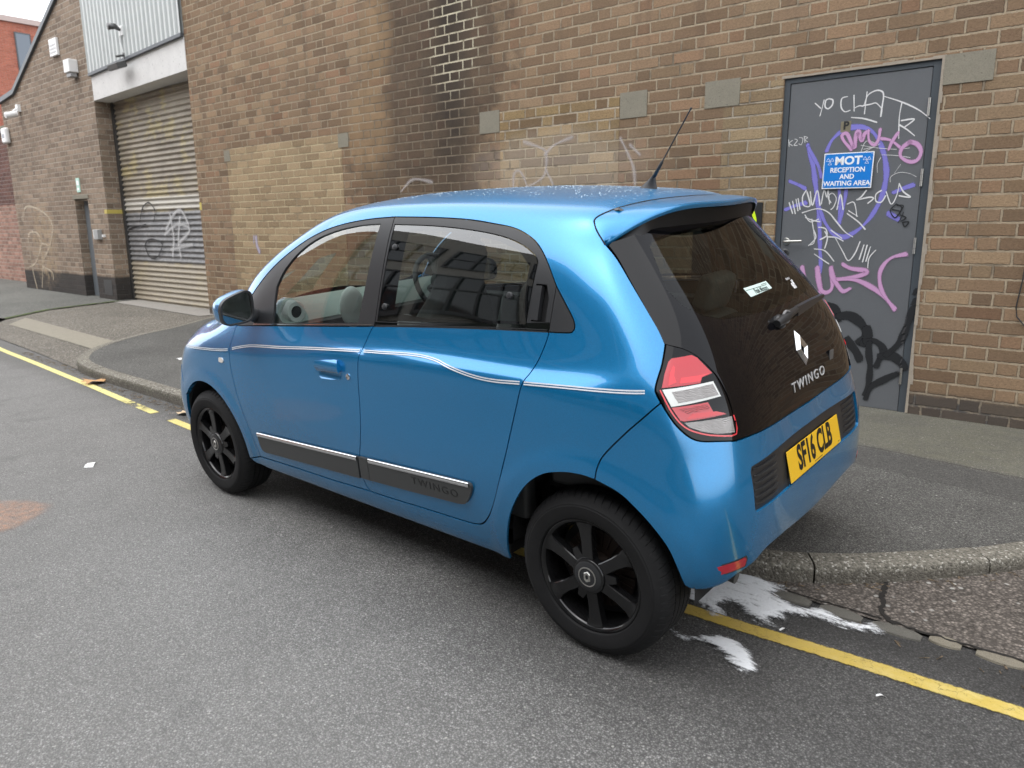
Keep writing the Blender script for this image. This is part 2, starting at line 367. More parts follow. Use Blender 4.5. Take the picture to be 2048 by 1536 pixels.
def shutter_mat():
    b=NB('painted steel shutter'); p=b.co(); x,y,z=b.sep(p); n=b.noise(1.6,5,.7,vec=b.scl(p,(1,1,2.5))); n2=b.noise(7,4,.7,vec=p)
    c=b.mix(b.sm(n,.35,.65),(.19,.16,.122),(.285,.248,.19)); c=b.mix(b.mul(b.sm(b.noise(1.9,4,.7,vec=p),.52,.62),.6),c,(.40,.33,.15))
    zz=b.add(z,b.mul(b.sub(n2,.5),.05)); band=b.mul(b.sm(zz,.86,.90),b.inv(b.sm(zz,1.72,1.76))); c=b.mix(band,c,b.mix(b.sm(n2,.4,.7),(.165,.165,.168),(.25,.248,.245)))
    top=b.mul(b.sm(zz,1.76,1.80),b.inv(b.sm(zz,1.97,2.0))); c=b.mix(b.mul(top,.8),c,(.48,.46,.41))
    low=b.inv(b.sm(zz,.84,.88)); c=b.mix(b.mul(low,.7),c,(.36,.315,.24))
    ru=b.sm(b.noise(11,5,.75,vec=b.scl(p,(1,1,3))),.60,.70); c=b.mix(b.mul(ru,.6),c,(.10,.07,.045))
    b.set('color',c); b.set('rough',.55); b.set('metal',.0); return b.mat
M_SHUT=shutter_mat()
def clad_mat():
    b=NB('grey profiled cladding',rough=.5); n=b.noise(2,4,.6,vec=b.scl(b.co(),(3,1,.5))); t=b.add(.85,b.mul(n,.3)); b.set('color',b.mix(1.,(.50,.52,.51),b.comb(t,t,t),'MULTIPLY')); return b.mat
M_CLAD=clad_mat()
def grimy(name,c,rough=.5,amt=.3,metal=0.,scale=6):
    b=NB(name,rough=rough,metal=metal); n=b.noise(scale,5,.7); f=b.noise(90,2,.6); t=b.add(1-amt*.5,b.mul(n,amt),b.mul(b.sub(f,.5),.12)); b.set('color',b.mix(1.,c,b.comb(t,t,t),'MULTIPLY')); return b.mat
M_LEAF=grimy('grey door paint',(.112,.118,.126),.42,.18,scale=3); M_DFRAME=grimy('dark door frame paint',(.058,.068,.078),.4,.2)
M_STEEL=simple('brushed steel',(.55,.54,.51),.32,1.); M_DARKSTEEL=simple('dark steel',(.12,.12,.12),.4,.8)
M_WHITE=simple('white enamel',(.78,.78,.77),.4); M_BLACKP=simple('black plastic',(.018,.018,.019),.45)
M_SIGNBLUE=simple('sign blue',(.012,.19,.60),.3); M_SIGNWHITE=simple('sign white',(.82,.83,.84),.35)
M_COPING=simple('dark verge flashing',(.075,.085,.095),.45)
M_WINDOW=simple('dark window glass',(.02,.026,.03),.05,spec=.8)
def paint_ribbon_mat(name,c,soft=.55,rough=.5,dens=1.):
    b=NB(name,rough=rough,color=c); e=b.n('UVMap'); ex,ey,_=b.sep(e); nz=b.noise(160,3,.6); nl=b.noise(24,3,.6)
    a=b.mul(b.inv(b.sm(b.add(ex,b.mul(b.sub(nz,.5),.5)),soft,1.0)),dens,b.sm(nl,.20,.36,.62,1.)); b.set('alpha',a); return b.mat
M_GW=paint_ribbon_mat('white marker paint',(.74,.74,.74),.45,dens=.86); M_GP=paint_ribbon_mat('purple spray paint',(.20,.185,.56),.50,dens=.95)
M_GK=paint_ribbon_mat('pink spray paint',(.56,.31,.53),.42,dens=.9); M_GB=paint_ribbon_mat('black spray paint',(.012,.013,.015),.75)
M_GF=paint_ribbon_mat('faded white paint',(.62,.58,.57),.1,dens=.38); M_GT=paint_ribbon_mat('cream paint',(.60,.50,.36),.35,dens=.55); M_GG=paint_ribbon_mat('grey white paint',(.62,.62,.62),.2,dens=.5)
# ================================================================== GROUND
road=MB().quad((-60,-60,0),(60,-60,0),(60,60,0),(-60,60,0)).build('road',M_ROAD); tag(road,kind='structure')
def clamp(v,a=0.,b=1.): return max(a,min(b,v))
def pav_z(x,y): return .092+clamp((-.16-y)/2.9)*(.024+.0040*clamp(x,0,20))
def cross_z(x,y): t=clamp((-.12-y)/1.5); return .007+(t*t*(3-2*t))*(pav_z(x,y)-.012)
def slab_z(x,y): t=clamp((-.08-y)/2.6); return .008+t*.095
KERB=[(9.55,-3.04),(9.3,-2.56),(8.9,-1.95),(8.62,-1.36),(8.25,-.84),(7.85,-.46),(7.38,-.20),(6.9,-.085),(6.2,-.055),(4.5,-.05),(2.4,-.05),(.5,-.05),(.05,-.055),(-.16,-.085),(-.31,-.135),(-.43,-.205),(-.55,-.29),(-.67,-.395),(-.88,-.61),(-1.08,-.85),(-1.42,-1.4),(-1.66,-2.1),(-1.75,-3.04)]
kc=[(p.x,p.y) for p in resample([Vector((p[0],p[1],0)) for p in catmull([(x,y,0) for x,y in KERB],5)],.12)]
def offset_path(P,d):
    out=[]
    for i,p in enumerate(P):
        a=Vector(P[max(i-1,0)]);c=Vector(P[min(i+1,len(P)-1)]); t=(c-a).normalized(); out.append((p[0]-t.y*d,p[1]+t.x*d))
    return out
kin=offset_path(kc,.115)          # the back of the kerb, toward the wall
def sheet(name,outline,mat,zf,h=.2,dz=0.):
    if area2([Vector(p) for p in outline])<0: outline=outline[::-1]
    P,T=triangulate([Vector(p) for p in outline],h=h)
    me=bpy.data.meshes.new(name); me.from_pydata([(x,y,zf(x,y)+dz) for x,y in P],[],[tuple(int(i) for i in t) for t in T]); me.materials.append(mat)
    me.polygons.foreach_set('use_smooth',[True]*len(me.polygons))
    o=bpy.data.objects.new(name,me); COL.objects.link(o); return o
tag(sheet('pavement',kin+[(-1.4,-3.6),(9.4,-3.6)],M_PAVE,pav_z),kind='structure')
# kerb: stones about 0.9 m long with thin joints, rounded front edge
kb=MB(); run=0.; seg=[]; ks=resample([Vector((x,y,0)) for x,y in kc],.03); stone=[];stones=[]
for i,p in enumerate(ks):
    stone.append((p.x,p.y)); run+=.03
    if run>.91: stones.append(stone); stone=[(p.x,p.y)]; run=0.
if len(stone)>2: stones.append(stone)
rk=random.Random(5)
for st in stones:
    if len(st)<4: continue
    mixp=lambda a,b:(a[0]*.86+b[0]*.14,a[1]*.86+b[1]*.14)
    st=[mixp(st[0],st[1])]+st[1:-1]+[mixp(st[-1],st[-2])]
    A=offset_path(st,0); hz=rk.uniform(-.004,.004); prof=[(.118,-.05),(.118,0.0),(.10,.001),(.024,-.002),(.008,-.009),(.0,-.026),(-.004,-.20)]
    rows=[]
    for d,dz in prof:
        o=offset_path(st,d+.0); rows.append([(x,y,pav_z(x,y-.0)+dz+hz*.5) for x,y in o])
    n=len(st); v=[p for r in rows for p in r]; f=[]
    for a in range(len(prof)-1):
        for i in range(n-1): f.append((a*n+i,a*n+i+1,(a+1)*n+i+1,(a+1)*n+i))
    f.append(tuple(a*n for a in range(len(prof)))); f.append(tuple(a*n+n-1 for a in range(len(prof)-1,-1,-1)))
    kb.add(v,f)
tag(kb.build('kerb',M_KERB,angle=35),kind='structure')
# vehicle crossing in front of the shutter, and the pavement beyond it
left_edge=[(p[0],p[1]) for p in kc if p[0]>6.95]
cross=left_edge[::-1][:-1]+[left_edge[0],(9.5,-3.7),(12.9,-3.7),(12.95,-2.6),(12.75,-1.7),(12.4,-.95),(11.6,-.45),(10.6,-.33),(9.1,-.26),(8.0,-.19)]
cross=[(7.1,-.125)]+[p for p in [(7.38,-.20),(7.85,-.46),(8.25,-.84),(8.62,-1.36),(8.9,-1.95),(9.3,-2.56),(9.55,-3.04)]]+[(9.55,-3.7),(13.0,-3.7),(12.95,-2.6),(12.75,-1.7),(12.4,-.95),(11.6,-.42),(10.6,-.33),(9.1,-.26),(8.0,-.19)]
tag(sheet('vehicle_crossing',cross,M_CROSS,cross_z,.15),kind='structure')
tag(sheet('concrete_strip',[(7.95,-.68),(8.15,-1.02),(12.15,-1.15),(11.75,-.80)],concrete_mat('worn pale concrete',(.285,.262,.21),1.2,spk=.6),cross_z,.15,.006),kind='structure')
tag(sheet('concrete_threshold',[(9.6,-2.72),(9.62,-3.5),(12.95,-3.5),(12.9,-2.78)],concrete_mat('grey threshold concrete',(.33,.31,.28),1.5),cross_z,.15,.008),kind='structure')
tag(sheet('far_pavement',[(12.4,-.95),(12.75,-1.7),(12.95,-2.6),(13.0,-3.7),(32,-3.7),(32,-1.2),(16,-.75)],M_FARP,lambda x,y:cross_z(x,y)+.010,.3),kind='structure')
def moss_mat():
    b=NB('moss',rough=.95); n=b.noise(40,4,.7); b.set('color',b.mix(n,(.03,.045,.012),(.10,.13,.04))); b.set('alpha',b.sm(b.noise(9,4,.7),.36,.48)); b.set('normal',b.bump(n,.01)); return b.mat
tag(sheet('moss',[(12.36,-.93),(12.68,-1.7),(12.87,-2.6),(12.9,-2.9),(13.02,-2.9),(12.99,-2.6),(12.82,-1.7),(12.5,-.95)],moss_mat(),lambda x,y:cross_z(x,y)+.016,.1),kind='stuff')
# crossover at the right: reddish slabs with a crack between them
rim=[(p[0],p[1]) for p in kc if p[0]<-.02]
tag(sheet('side_crossing',[(-.05,-.055)]+[(x+.0,y) for x,y in rim[1:]]+[(-8,-3.6),(-8,-.10),(-1.2,-.085),(-.6,-.062)],M_SLAB,slab_z,.15),kind='structure')
def crack_strip(pts,w,z,rnd):
    P=catmull([(x,y,0) for x,y in pts],6); v=[];f=[]
    for i,p in enumerate(P):
        ww=w*(.4+rnd.random()); a=P[max(i-1,0)];c=P[min(i+1,len(P)-1)];t=(c-a).normalized(); q=Vector((-t.y,t.x,0)); jit=q*rnd.uniform(-.006,.006)
        v+=[tuple(p+jit+q*ww+Vector((0,0,z(p.x,p.y)))),tuple(p+jit-q*ww+Vector((0,0,z(p.x,p.y))))]
    for i in range(len(P)-1): f.append((2*i,2*i+1,2*i+3,2*i+2))
    return v,f
ck=MB(); rc=random.Random(3)
for pts,wd in (([(-.66,-.40),(-.67,-.32),(-.68,-.25),(-.70,-.17),(-.72,-.11),(-.77,-.073)],.009),([(-.74,-.085),(-.85,-.078),(-.95,-.082),(-1.05,-.085),(-1.2,-.095),(-1.6,-.10)],.007),([(-.30,-.085),(-.45,-.075),(-.60,-.085),(-.72,-.085)],.004)):
    v,f=crack_strip(pts,wd,lambda x,y:slab_z(x,y)+.004,rc); ck.add(v,f)
tag(ck.build('slab_cracks',simple('crack dirt',(.016,.014,.012),.95)),kind='structure')
# granite setts along the gutter
M_SETT=concrete_mat('gutter sett stone',(.15,.143,.125),3.,spk=.7); M_SETT2=concrete_mat('pale gutter sett',(.25,.225,.175),3.,spk=.7)
sets=[(-.335,-.475,'plain grey sett at the gutter beside the white foam',M_SETT),(-.51,-.665,'dark grey sett with foam along its road edge',M_SETT),(-.70,-.865,'brownish grey sett past the tip of the foam',M_SETT),(-.885,-.985,'pale yellowish worn sett beside the cracked slab',M_SETT2),(-1.03,-1.17,'speckled cream sett nearest the right edge of the photo',M_SETT2)]
for x0,x1,lb,mt in sets:
    m=MB(); n=9; v=[];f=[]
    for i in range(n):
        t=i/(n-1); x=x0+(x1-x0)*t; e=math.sin(math.pi*clamp(.06+.88*t))**.45; yc=-.035-.03*(x0+.5*(x1-x0)<-.8)*1.
        for k,(dy,dz) in enumerate(((-.046,-.03),(-.042,.002),(-.020,.006),(.006,.006),(.028,.001),(.036,-.03))): v.append((x,yc+dy*e,.006+dz*e))
    for i in range(n-1):
        for k in range(5): f.append((i*6+k,i*6+k+1,i*6+6+k+1,i*6+6+k))
    f.append(tuple(range(6))); f.append(tuple((n-1)*6+k for k in range(5,-1,-1))); m.add(v,f)
    tag(m.build('gutter_sett',mt,angle=50),lb,'paving stone','setts along the gutter')
# grit, twigs and leaf scraps gathered against the kerb
gd=MB(); rg=random.Random(9)
def twig(x,y,z):
    a=rg.uniform(0,6.28); l=rg.uniform(.006,.03); w_=rg.uniform(.0012,.004); c_,s_=math.cos(a),math.sin(a); h_=rg.uniform(.001,.004)
    gd.add([(x-c_*l-s_*w_,y-s_*l+c_*w_,z+.001),(x-c_*l+s_*w_,y-s_*l-c_*w_,z+.001),(x+c_*l+s_*w_,y+s_*l-c_*w_,z+h_),(x+c_*l-s_*w_,y+s_*l+c_*w_,z+h_),(x,y,z+h_+.002)],[(0,1,4),(1,2,4),(2,3,4),(3,0,4)])
for k in range(420): x=rg.uniform(4.2,9.0); twig(x,.0+abs(rg.gauss(0,.06))+(-.02 if x<6.6 else -.12-(x-6.6)*.03),.001)
for k in range(260):
    i=rg.randrange(len(kc)); px_,py_=kc[i]
    if px_>-.3: continue
    a=offset_path(kc,-abs(rg.gauss(.012,.025)))[i]; twig(a[0],a[1],slab_z(*a))
for k in range(40): x=rg.uniform(-3,-.3); twig(x,rg.gauss(.0,.05),.002)
def grit_mat():
    b=NB('gutter grit',rough=.9); n=b.noise(60,2,.6); b.set('color',b.ramp(n,[(.3,(.03,.025,.02)),(.5,(.10,.075,.05)),(.62,(.22,.16,.10)),(.7,(.08,.08,.04))])); return b.mat
tag(gd.build('gutter_debris',grit_mat()),kind='stuff')
# yellow line
def line_mat():
    b=NB('worn yellow road paint',rough=.65); p=b.co(); n=b.noise(13,5,.7,vec=p); g=b.noise(140,3,.7,vec=p); cr=b.voro(24,0,vec=b.n('VectorMath',{0:p,1:b.n('VectorMath',{0:b.noise(30,3,.6,vec=p,out=1),1:(.05,.05,.05)},operation='MULTIPLY')},operation='ADD'),feature='DISTANCE_TO_EDGE')
    x,y,z=b.sep(p); c=b.mix(b.sm(n,.35,.7),(.54,.40,.085),(.62,.50,.17)); c=b.mix(b.sm(x,2.,6.),c,(.66,.60,.24)); c=b.mix(b.mul(b.inv(b.sm(b.add(x,b.mul(b.sub(n,.5),.3)),-.55,-.05)),0.),c,c)
    dirt=b.mul(b.sm(b.m('ABSOLUTE',b.add(x,.25)),.9,.1),.5); c=b.mix(b.mul(dirt,b.sm(n,.25,.6)),c,(.36,.22,.03))
    crack=b.mul(b.inv(b.sm(b.add(cr,b.mul(b.sub(g,.5),.05)),.004,.022)),b.sm(b.noise(7,3,.6,vec=p),.42,.6)); c=b.mix(b.mul(crack,.6),c,(.10,.075,.02)); c=b.mix(b.mul(b.sm(g,.55,.75),.35),c,(.16,.12,.05))
    ux,uy,_=b.sep(b.n('UVMap')); far=b.sm(x,4.2,4.6)
    a=b.mul(b.inv(b.sm(b.add(ux,b.mul(b.sub(b.noise(45,4,.7,vec=p),.5),.5)),.72,.98)),b.sm(b.add(n,b.mul(b.sub(g,.5),.5)),.22,.34))
    gap=b.mul(b.sm(x,4.30,4.36),b.inv(b.sm(x,4.62,4.68))); a=b.mul(a,b.inv(gap)); gap2=b.mul(b.sm(b.m('ABSOLUTE',b.sub(x,5.05)),.0,.35),1.); a=b.mul(a,b.m('MAXIMUM',gap2,b.sm(n,.45,.55)))
    b.set('color',c); b.set('alpha',a); b.set('normal',b.bump(b.add(g,b.mul(b.inv(crack),.6)),.003,.7)); return b.mat
def ribbon(mb_uv,pts,w,pos,steps=6,cap=True):
    """flat painted stroke; uv.x runs 0 on the middle to 1 at the edges"""
    P=catmull([Vector((p[0],p[1],0)) for p in pts],steps) if len(pts)>2 else [Vector((p[0],p[1],0)) for p in resample([Vector((q[0],q[1],0)) for q in pts],max(w,.02))]
    v,f,uv=mb_uv; o=len(v); rows=[]
    ph=random.random()*9
    def row(p,t,e):
        q=Vector((-t.y,t.x,0))*w*.5*(1. if w>.08 else 1.+.22*math.sin(p.x*23+ph)+.14*math.sin(p.y*41+ph*2))
        for k,u in ((-1,1),(-.5,.5),(0,0),(.5,.5),(1,1)): v.append(pos((p+q*k).x,(p+q*k).y)); uv.append((max(u,e),0))
    n=len(P); ts=[]
    for i in range(n):
        t=P[min(i+1,n-1)]-P[max(i-1,0)]; ts.append(t.normalized() if t.length>1e-9 else Vector((1,0,0)))
    if cap: row(P[0]-ts[0]*w*.5,ts[0],1)
    for i in range(n): row(P[i],ts[i],0)
    if cap: row(P[-1]+ts[-1]*w*.5,ts[-1],1)
    m=(len(v)-o)//5
    for i in range(m-1):
        for k in range(4): f.append((o+i*5+k,o+i*5+k+1,o+i*5+6+k,o+i*5+5+k))
def ribbon_obj(name,strokes,mat,parent,pos,dn=(0,0,0)):
    v,f,uv=[],[],[]
    for i,(w,pts) in enumerate(strokes):
        ribbon((v,f,uv),pts,w,(lambda a,b,i=i:tuple(Vector(pos(a,b))+Vector(dn)*i)))
    me=bpy.data.meshes.new(name); me.from_pydata(v,[],f); me.materials.append(mat); ul=me.uv_layers.new(name='UVMap')
    for l in me.loops: ul.data[l.index].uv=uv[l.vertex_index]
    o=bpy.data.objects.new(name,me); COL.objects.link(o)
    if parent: o.parent=parent
    return o
YL=[(14,-.42),(11.5,-.22),(9.55,-.06),(8.12,.01),(6.97,.07),(6.01,.12),(5.13,.175),(4.07,.23),(2.8,.275),(1.4,.305),(.4,.315),(-.13,.30),(-.46,.28),(-.71,.258),(-.94,.243),(-1.2,.225),(-2.2,.17),(-5,.05)]
tag(ribbon_obj('yellow_line',[(.084,YL)],line_mat(),None,lambda x,y:(x,y,.004)),kind='structure')
# washing foam spilled on the road and along the gutter
def foam_mat():
    b=NB('white foam',rough=.7,spec=.3,color=(.86,.88,.90)); e,_,_=b.sep(b.n('UVMap')); p=b.co(); n=b.noise(9,6,.72,vec=b.n('Mapping',{0:p,2:(0,0,.30),3:(1,3.4,1)}),dist=.8); n2=b.noise(75,3,.7,vec=p)
    a=b.mul(b.sm(b.add(b.mul(e,.95),b.mul(b.sub(n,.5),2.7),b.mul(b.sub(n2,.5),.9)),.02,.92),.97)
    b.set('Subsurface Weight',.0); b.set('alpha',a); b.set('normal',b.bump(b.add(n2,n),.006,.8)); return b.mat
M_FOAM=foam_mat()
def foam(outline,label,depth=.045):
    P0=[Vector((x,y)) for x,y in outline]
    if area2(P0)<0: P0=P0[::-1]
    S=[Vector((q.x,q.y)) for q in catmull([Vector((p.x,p.y,0)) for p in P0],4,True)]
    P,T=triangulate(S,h=.018); D=seg_dist([(p.x,p.y) for p in S],P[:,0],P[:,1]); e=np.clip(D/depth,0,1)
    me=bpy.data.meshes.new('foam'); me.from_pydata([(x,y,.0085+.007*k+max(0,.02*(-.02-y)*(-.02-y>0))) for (x,y),k in zip(P,e)],[],[tuple(int(i) for i in t) for t in T]); me.materials.append(M_FOAM); me.polygons.foreach_set('use_smooth',[True]*len(me.polygons))
    ul=me.uv_layers.new(name='UVMap')
    for l in me.loops: ul.data[l.index].uv=(float(e[l.vertex_index]),0)
    o=bpy.data.objects.new('foam',me); COL.objects.link(o); tag(o,label,'foam',kind='stuff')
foam([(.02,.24),(-.12,.25),(-.21,.30),(-.27,.27),(-.22,.19),(-.26,.17),(-.32,.21),(-.38,.24),(-.45,.22),(-.41,.17),(-.48,.16),(-.44,.11),(-.53,.075),(-.59,.075),(-.66,.07),(-.76,.02),(-.73,-.03),(-.69,-.04),(-.66,.0),(-.60,.0),(-.52,-.03),(-.46,.015),(-.38,-.01),(-.34,-.04),(-.38,-.08),(-.42,-.10),(-.33,-.115),(-.25,-.125),(-.18,-.15),(-.10,-.13),(-.02,-.06),(.03,.08)],'streaky white foam washing along the gutter behind the car')
foam([(-.06,.46),(-.10,.488),(-.16,.503),(-.22,.520),(-.28,.485),(-.35,.515),(-.40,.545),(-.47,.575),(-.50,.53),(-.455,.455),(-.395,.405),(-.33,.395),(-.26,.43),(-.235,.47),(-.18,.475)],'separate curl of white foam on the road beside the rear wheel',.035)
def stain_mat():
    b=NB('orange powder',rough=.95); p=b.co(); e,_,_=b.sep(b.n('UVMap')); n=b.noise(26,5,.75,vec=p); n2=b.noise(5,3,.6,vec=p)
    b.set('color',b.mix(b.noise(60,3,.7,vec=p),(.42,.24,.16),(.56,.36,.26))); b.set('alpha',b.mul(b.sm(b.add(e,b.mul(b.sub(n2,.5),.9)),.0,.8),b.sm(n,.25,.8,.1,.62))); return b.mat
def stain(outline,name,mat,label,depth):
    S=[Vector((q.x,q.y)) for q in catmull([Vector((x,y,0)) for x,y in outline],4,True)]
    if area2(S)<0: S=S[::-1]
    P,T=triangulate(S,h=.05); D=seg_dist([(p.x,p.y) for p in S],P[:,0],P[:,1]); e=np.clip(D/depth,0,1)
    me=bpy.data.meshes.new(name); me.from_pydata([(x,y,.004) for x,y in P],[],[tuple(int(i) for i in t) for t in T]); me.materials.append(mat); ul=me.uv_layers.new(name='UVMap')
    for l in me.loops: ul.data[l.index].uv=(float(e[l.vertex_index]),0)
    o=bpy.data.objects.new(name,me); COL.objects.link(o); tag(o,label,'stain',kind='structure')
stain([(3.7,1.95),(3.55,1.75),(3.35,1.62),(3.22,1.52),(3.08,1.46),(2.93,1.52),(2.82,1.66),(2.80,1.80),(2.95,2.05),(3.4,2.2)],'road_stain',stain_mat(),None,.1)
# litter
def leaf_obj(x,y,z,s,rz,label,mat):
    out=[(0,-.5),(.12,-.3),(.34,-.32),(.26,-.1),(.48,.02),(.28,.12),(.3,.34),(.1,.26),(0,.5),(-.1,.26),(-.3,.34),(-.28,.12),(-.48,.02),(-.26,-.1),(-.34,-.32),(-.12,-.3)]
    m=MB(); v=[(0,0,.10)]+[(a,b,.06+.12*abs(a)+.05*math.sin(7*b+a*3)) for a,b in out]; n=len(out)
    m.add([(p[0]*s,p[1]*s,p[2]*s) for p in v],[(0,1+i,1+(i+1)%n) for i in range(n)]); m.add([(0,-.5*s,.05*s),(.02*s,-.5*s,.05*s),(.05*s,-.85*s,.03*s),(.03*s,-.85*s,.03*s)],[(0,1,2,3)])
    o=m.build('fallen_leaf',mat,smooth=True); o.location=(x,y,z); o.rotation_euler=(0,0,rz); tag(o,label,'leaf','fallen leaves by the kerb')
M_LEAFB=simple('dry leaf',(.50,.29,.13),.8); M_LEAFP=simple('pale dry leaf',(.55,.42,.27),.8)
leaf_obj(6.30,.035,.004,.27,.6,'large orange brown leaf in the gutter by the yellow line',M_LEAFB)
leaf_obj(4.42,.06,.004,.16,2.2,'pale brown leaf lying against the kerb just ahead of the front wheel',M_LEAFP)
def scrap(x,y,z,l,wd,rz,label,group='white paper scraps'):
    m=MB(); n=6; v=[];f=[]
    for i in range(n):
        t=i/(n-1)-.5
        for k in (-.5,.5): v.append((t*l,k*wd,.003+.004*math.cos(t*5+k)))
    for i in range(n-1): f.append((2*i,2*i+1,2*i+3,2*i+2))
    o=m.add(v,f).build('paper_scrap',M_WHITE,smooth=True); o.location=(x,y,z); o.rotation_euler=(0,0,rz); tag(o,label,'litter',group)
scrap(3.62,1.07,.002,.105,.05,-.55,'flat white paper strip out on the road beyond the orange stain')
scrap(-.845,.405,.002,.030,.007,.35,'thin white scrap on the road outside the yellow line')
scrap(-.465,.215,.005,.034,.007,.9,'narrow white scrap lying on the yellow line')
scrap(6.4,-.86,pav_z(6.4,-.86),.13,.05,-.2,'white scrap on the dark pavement left of the front wheel')

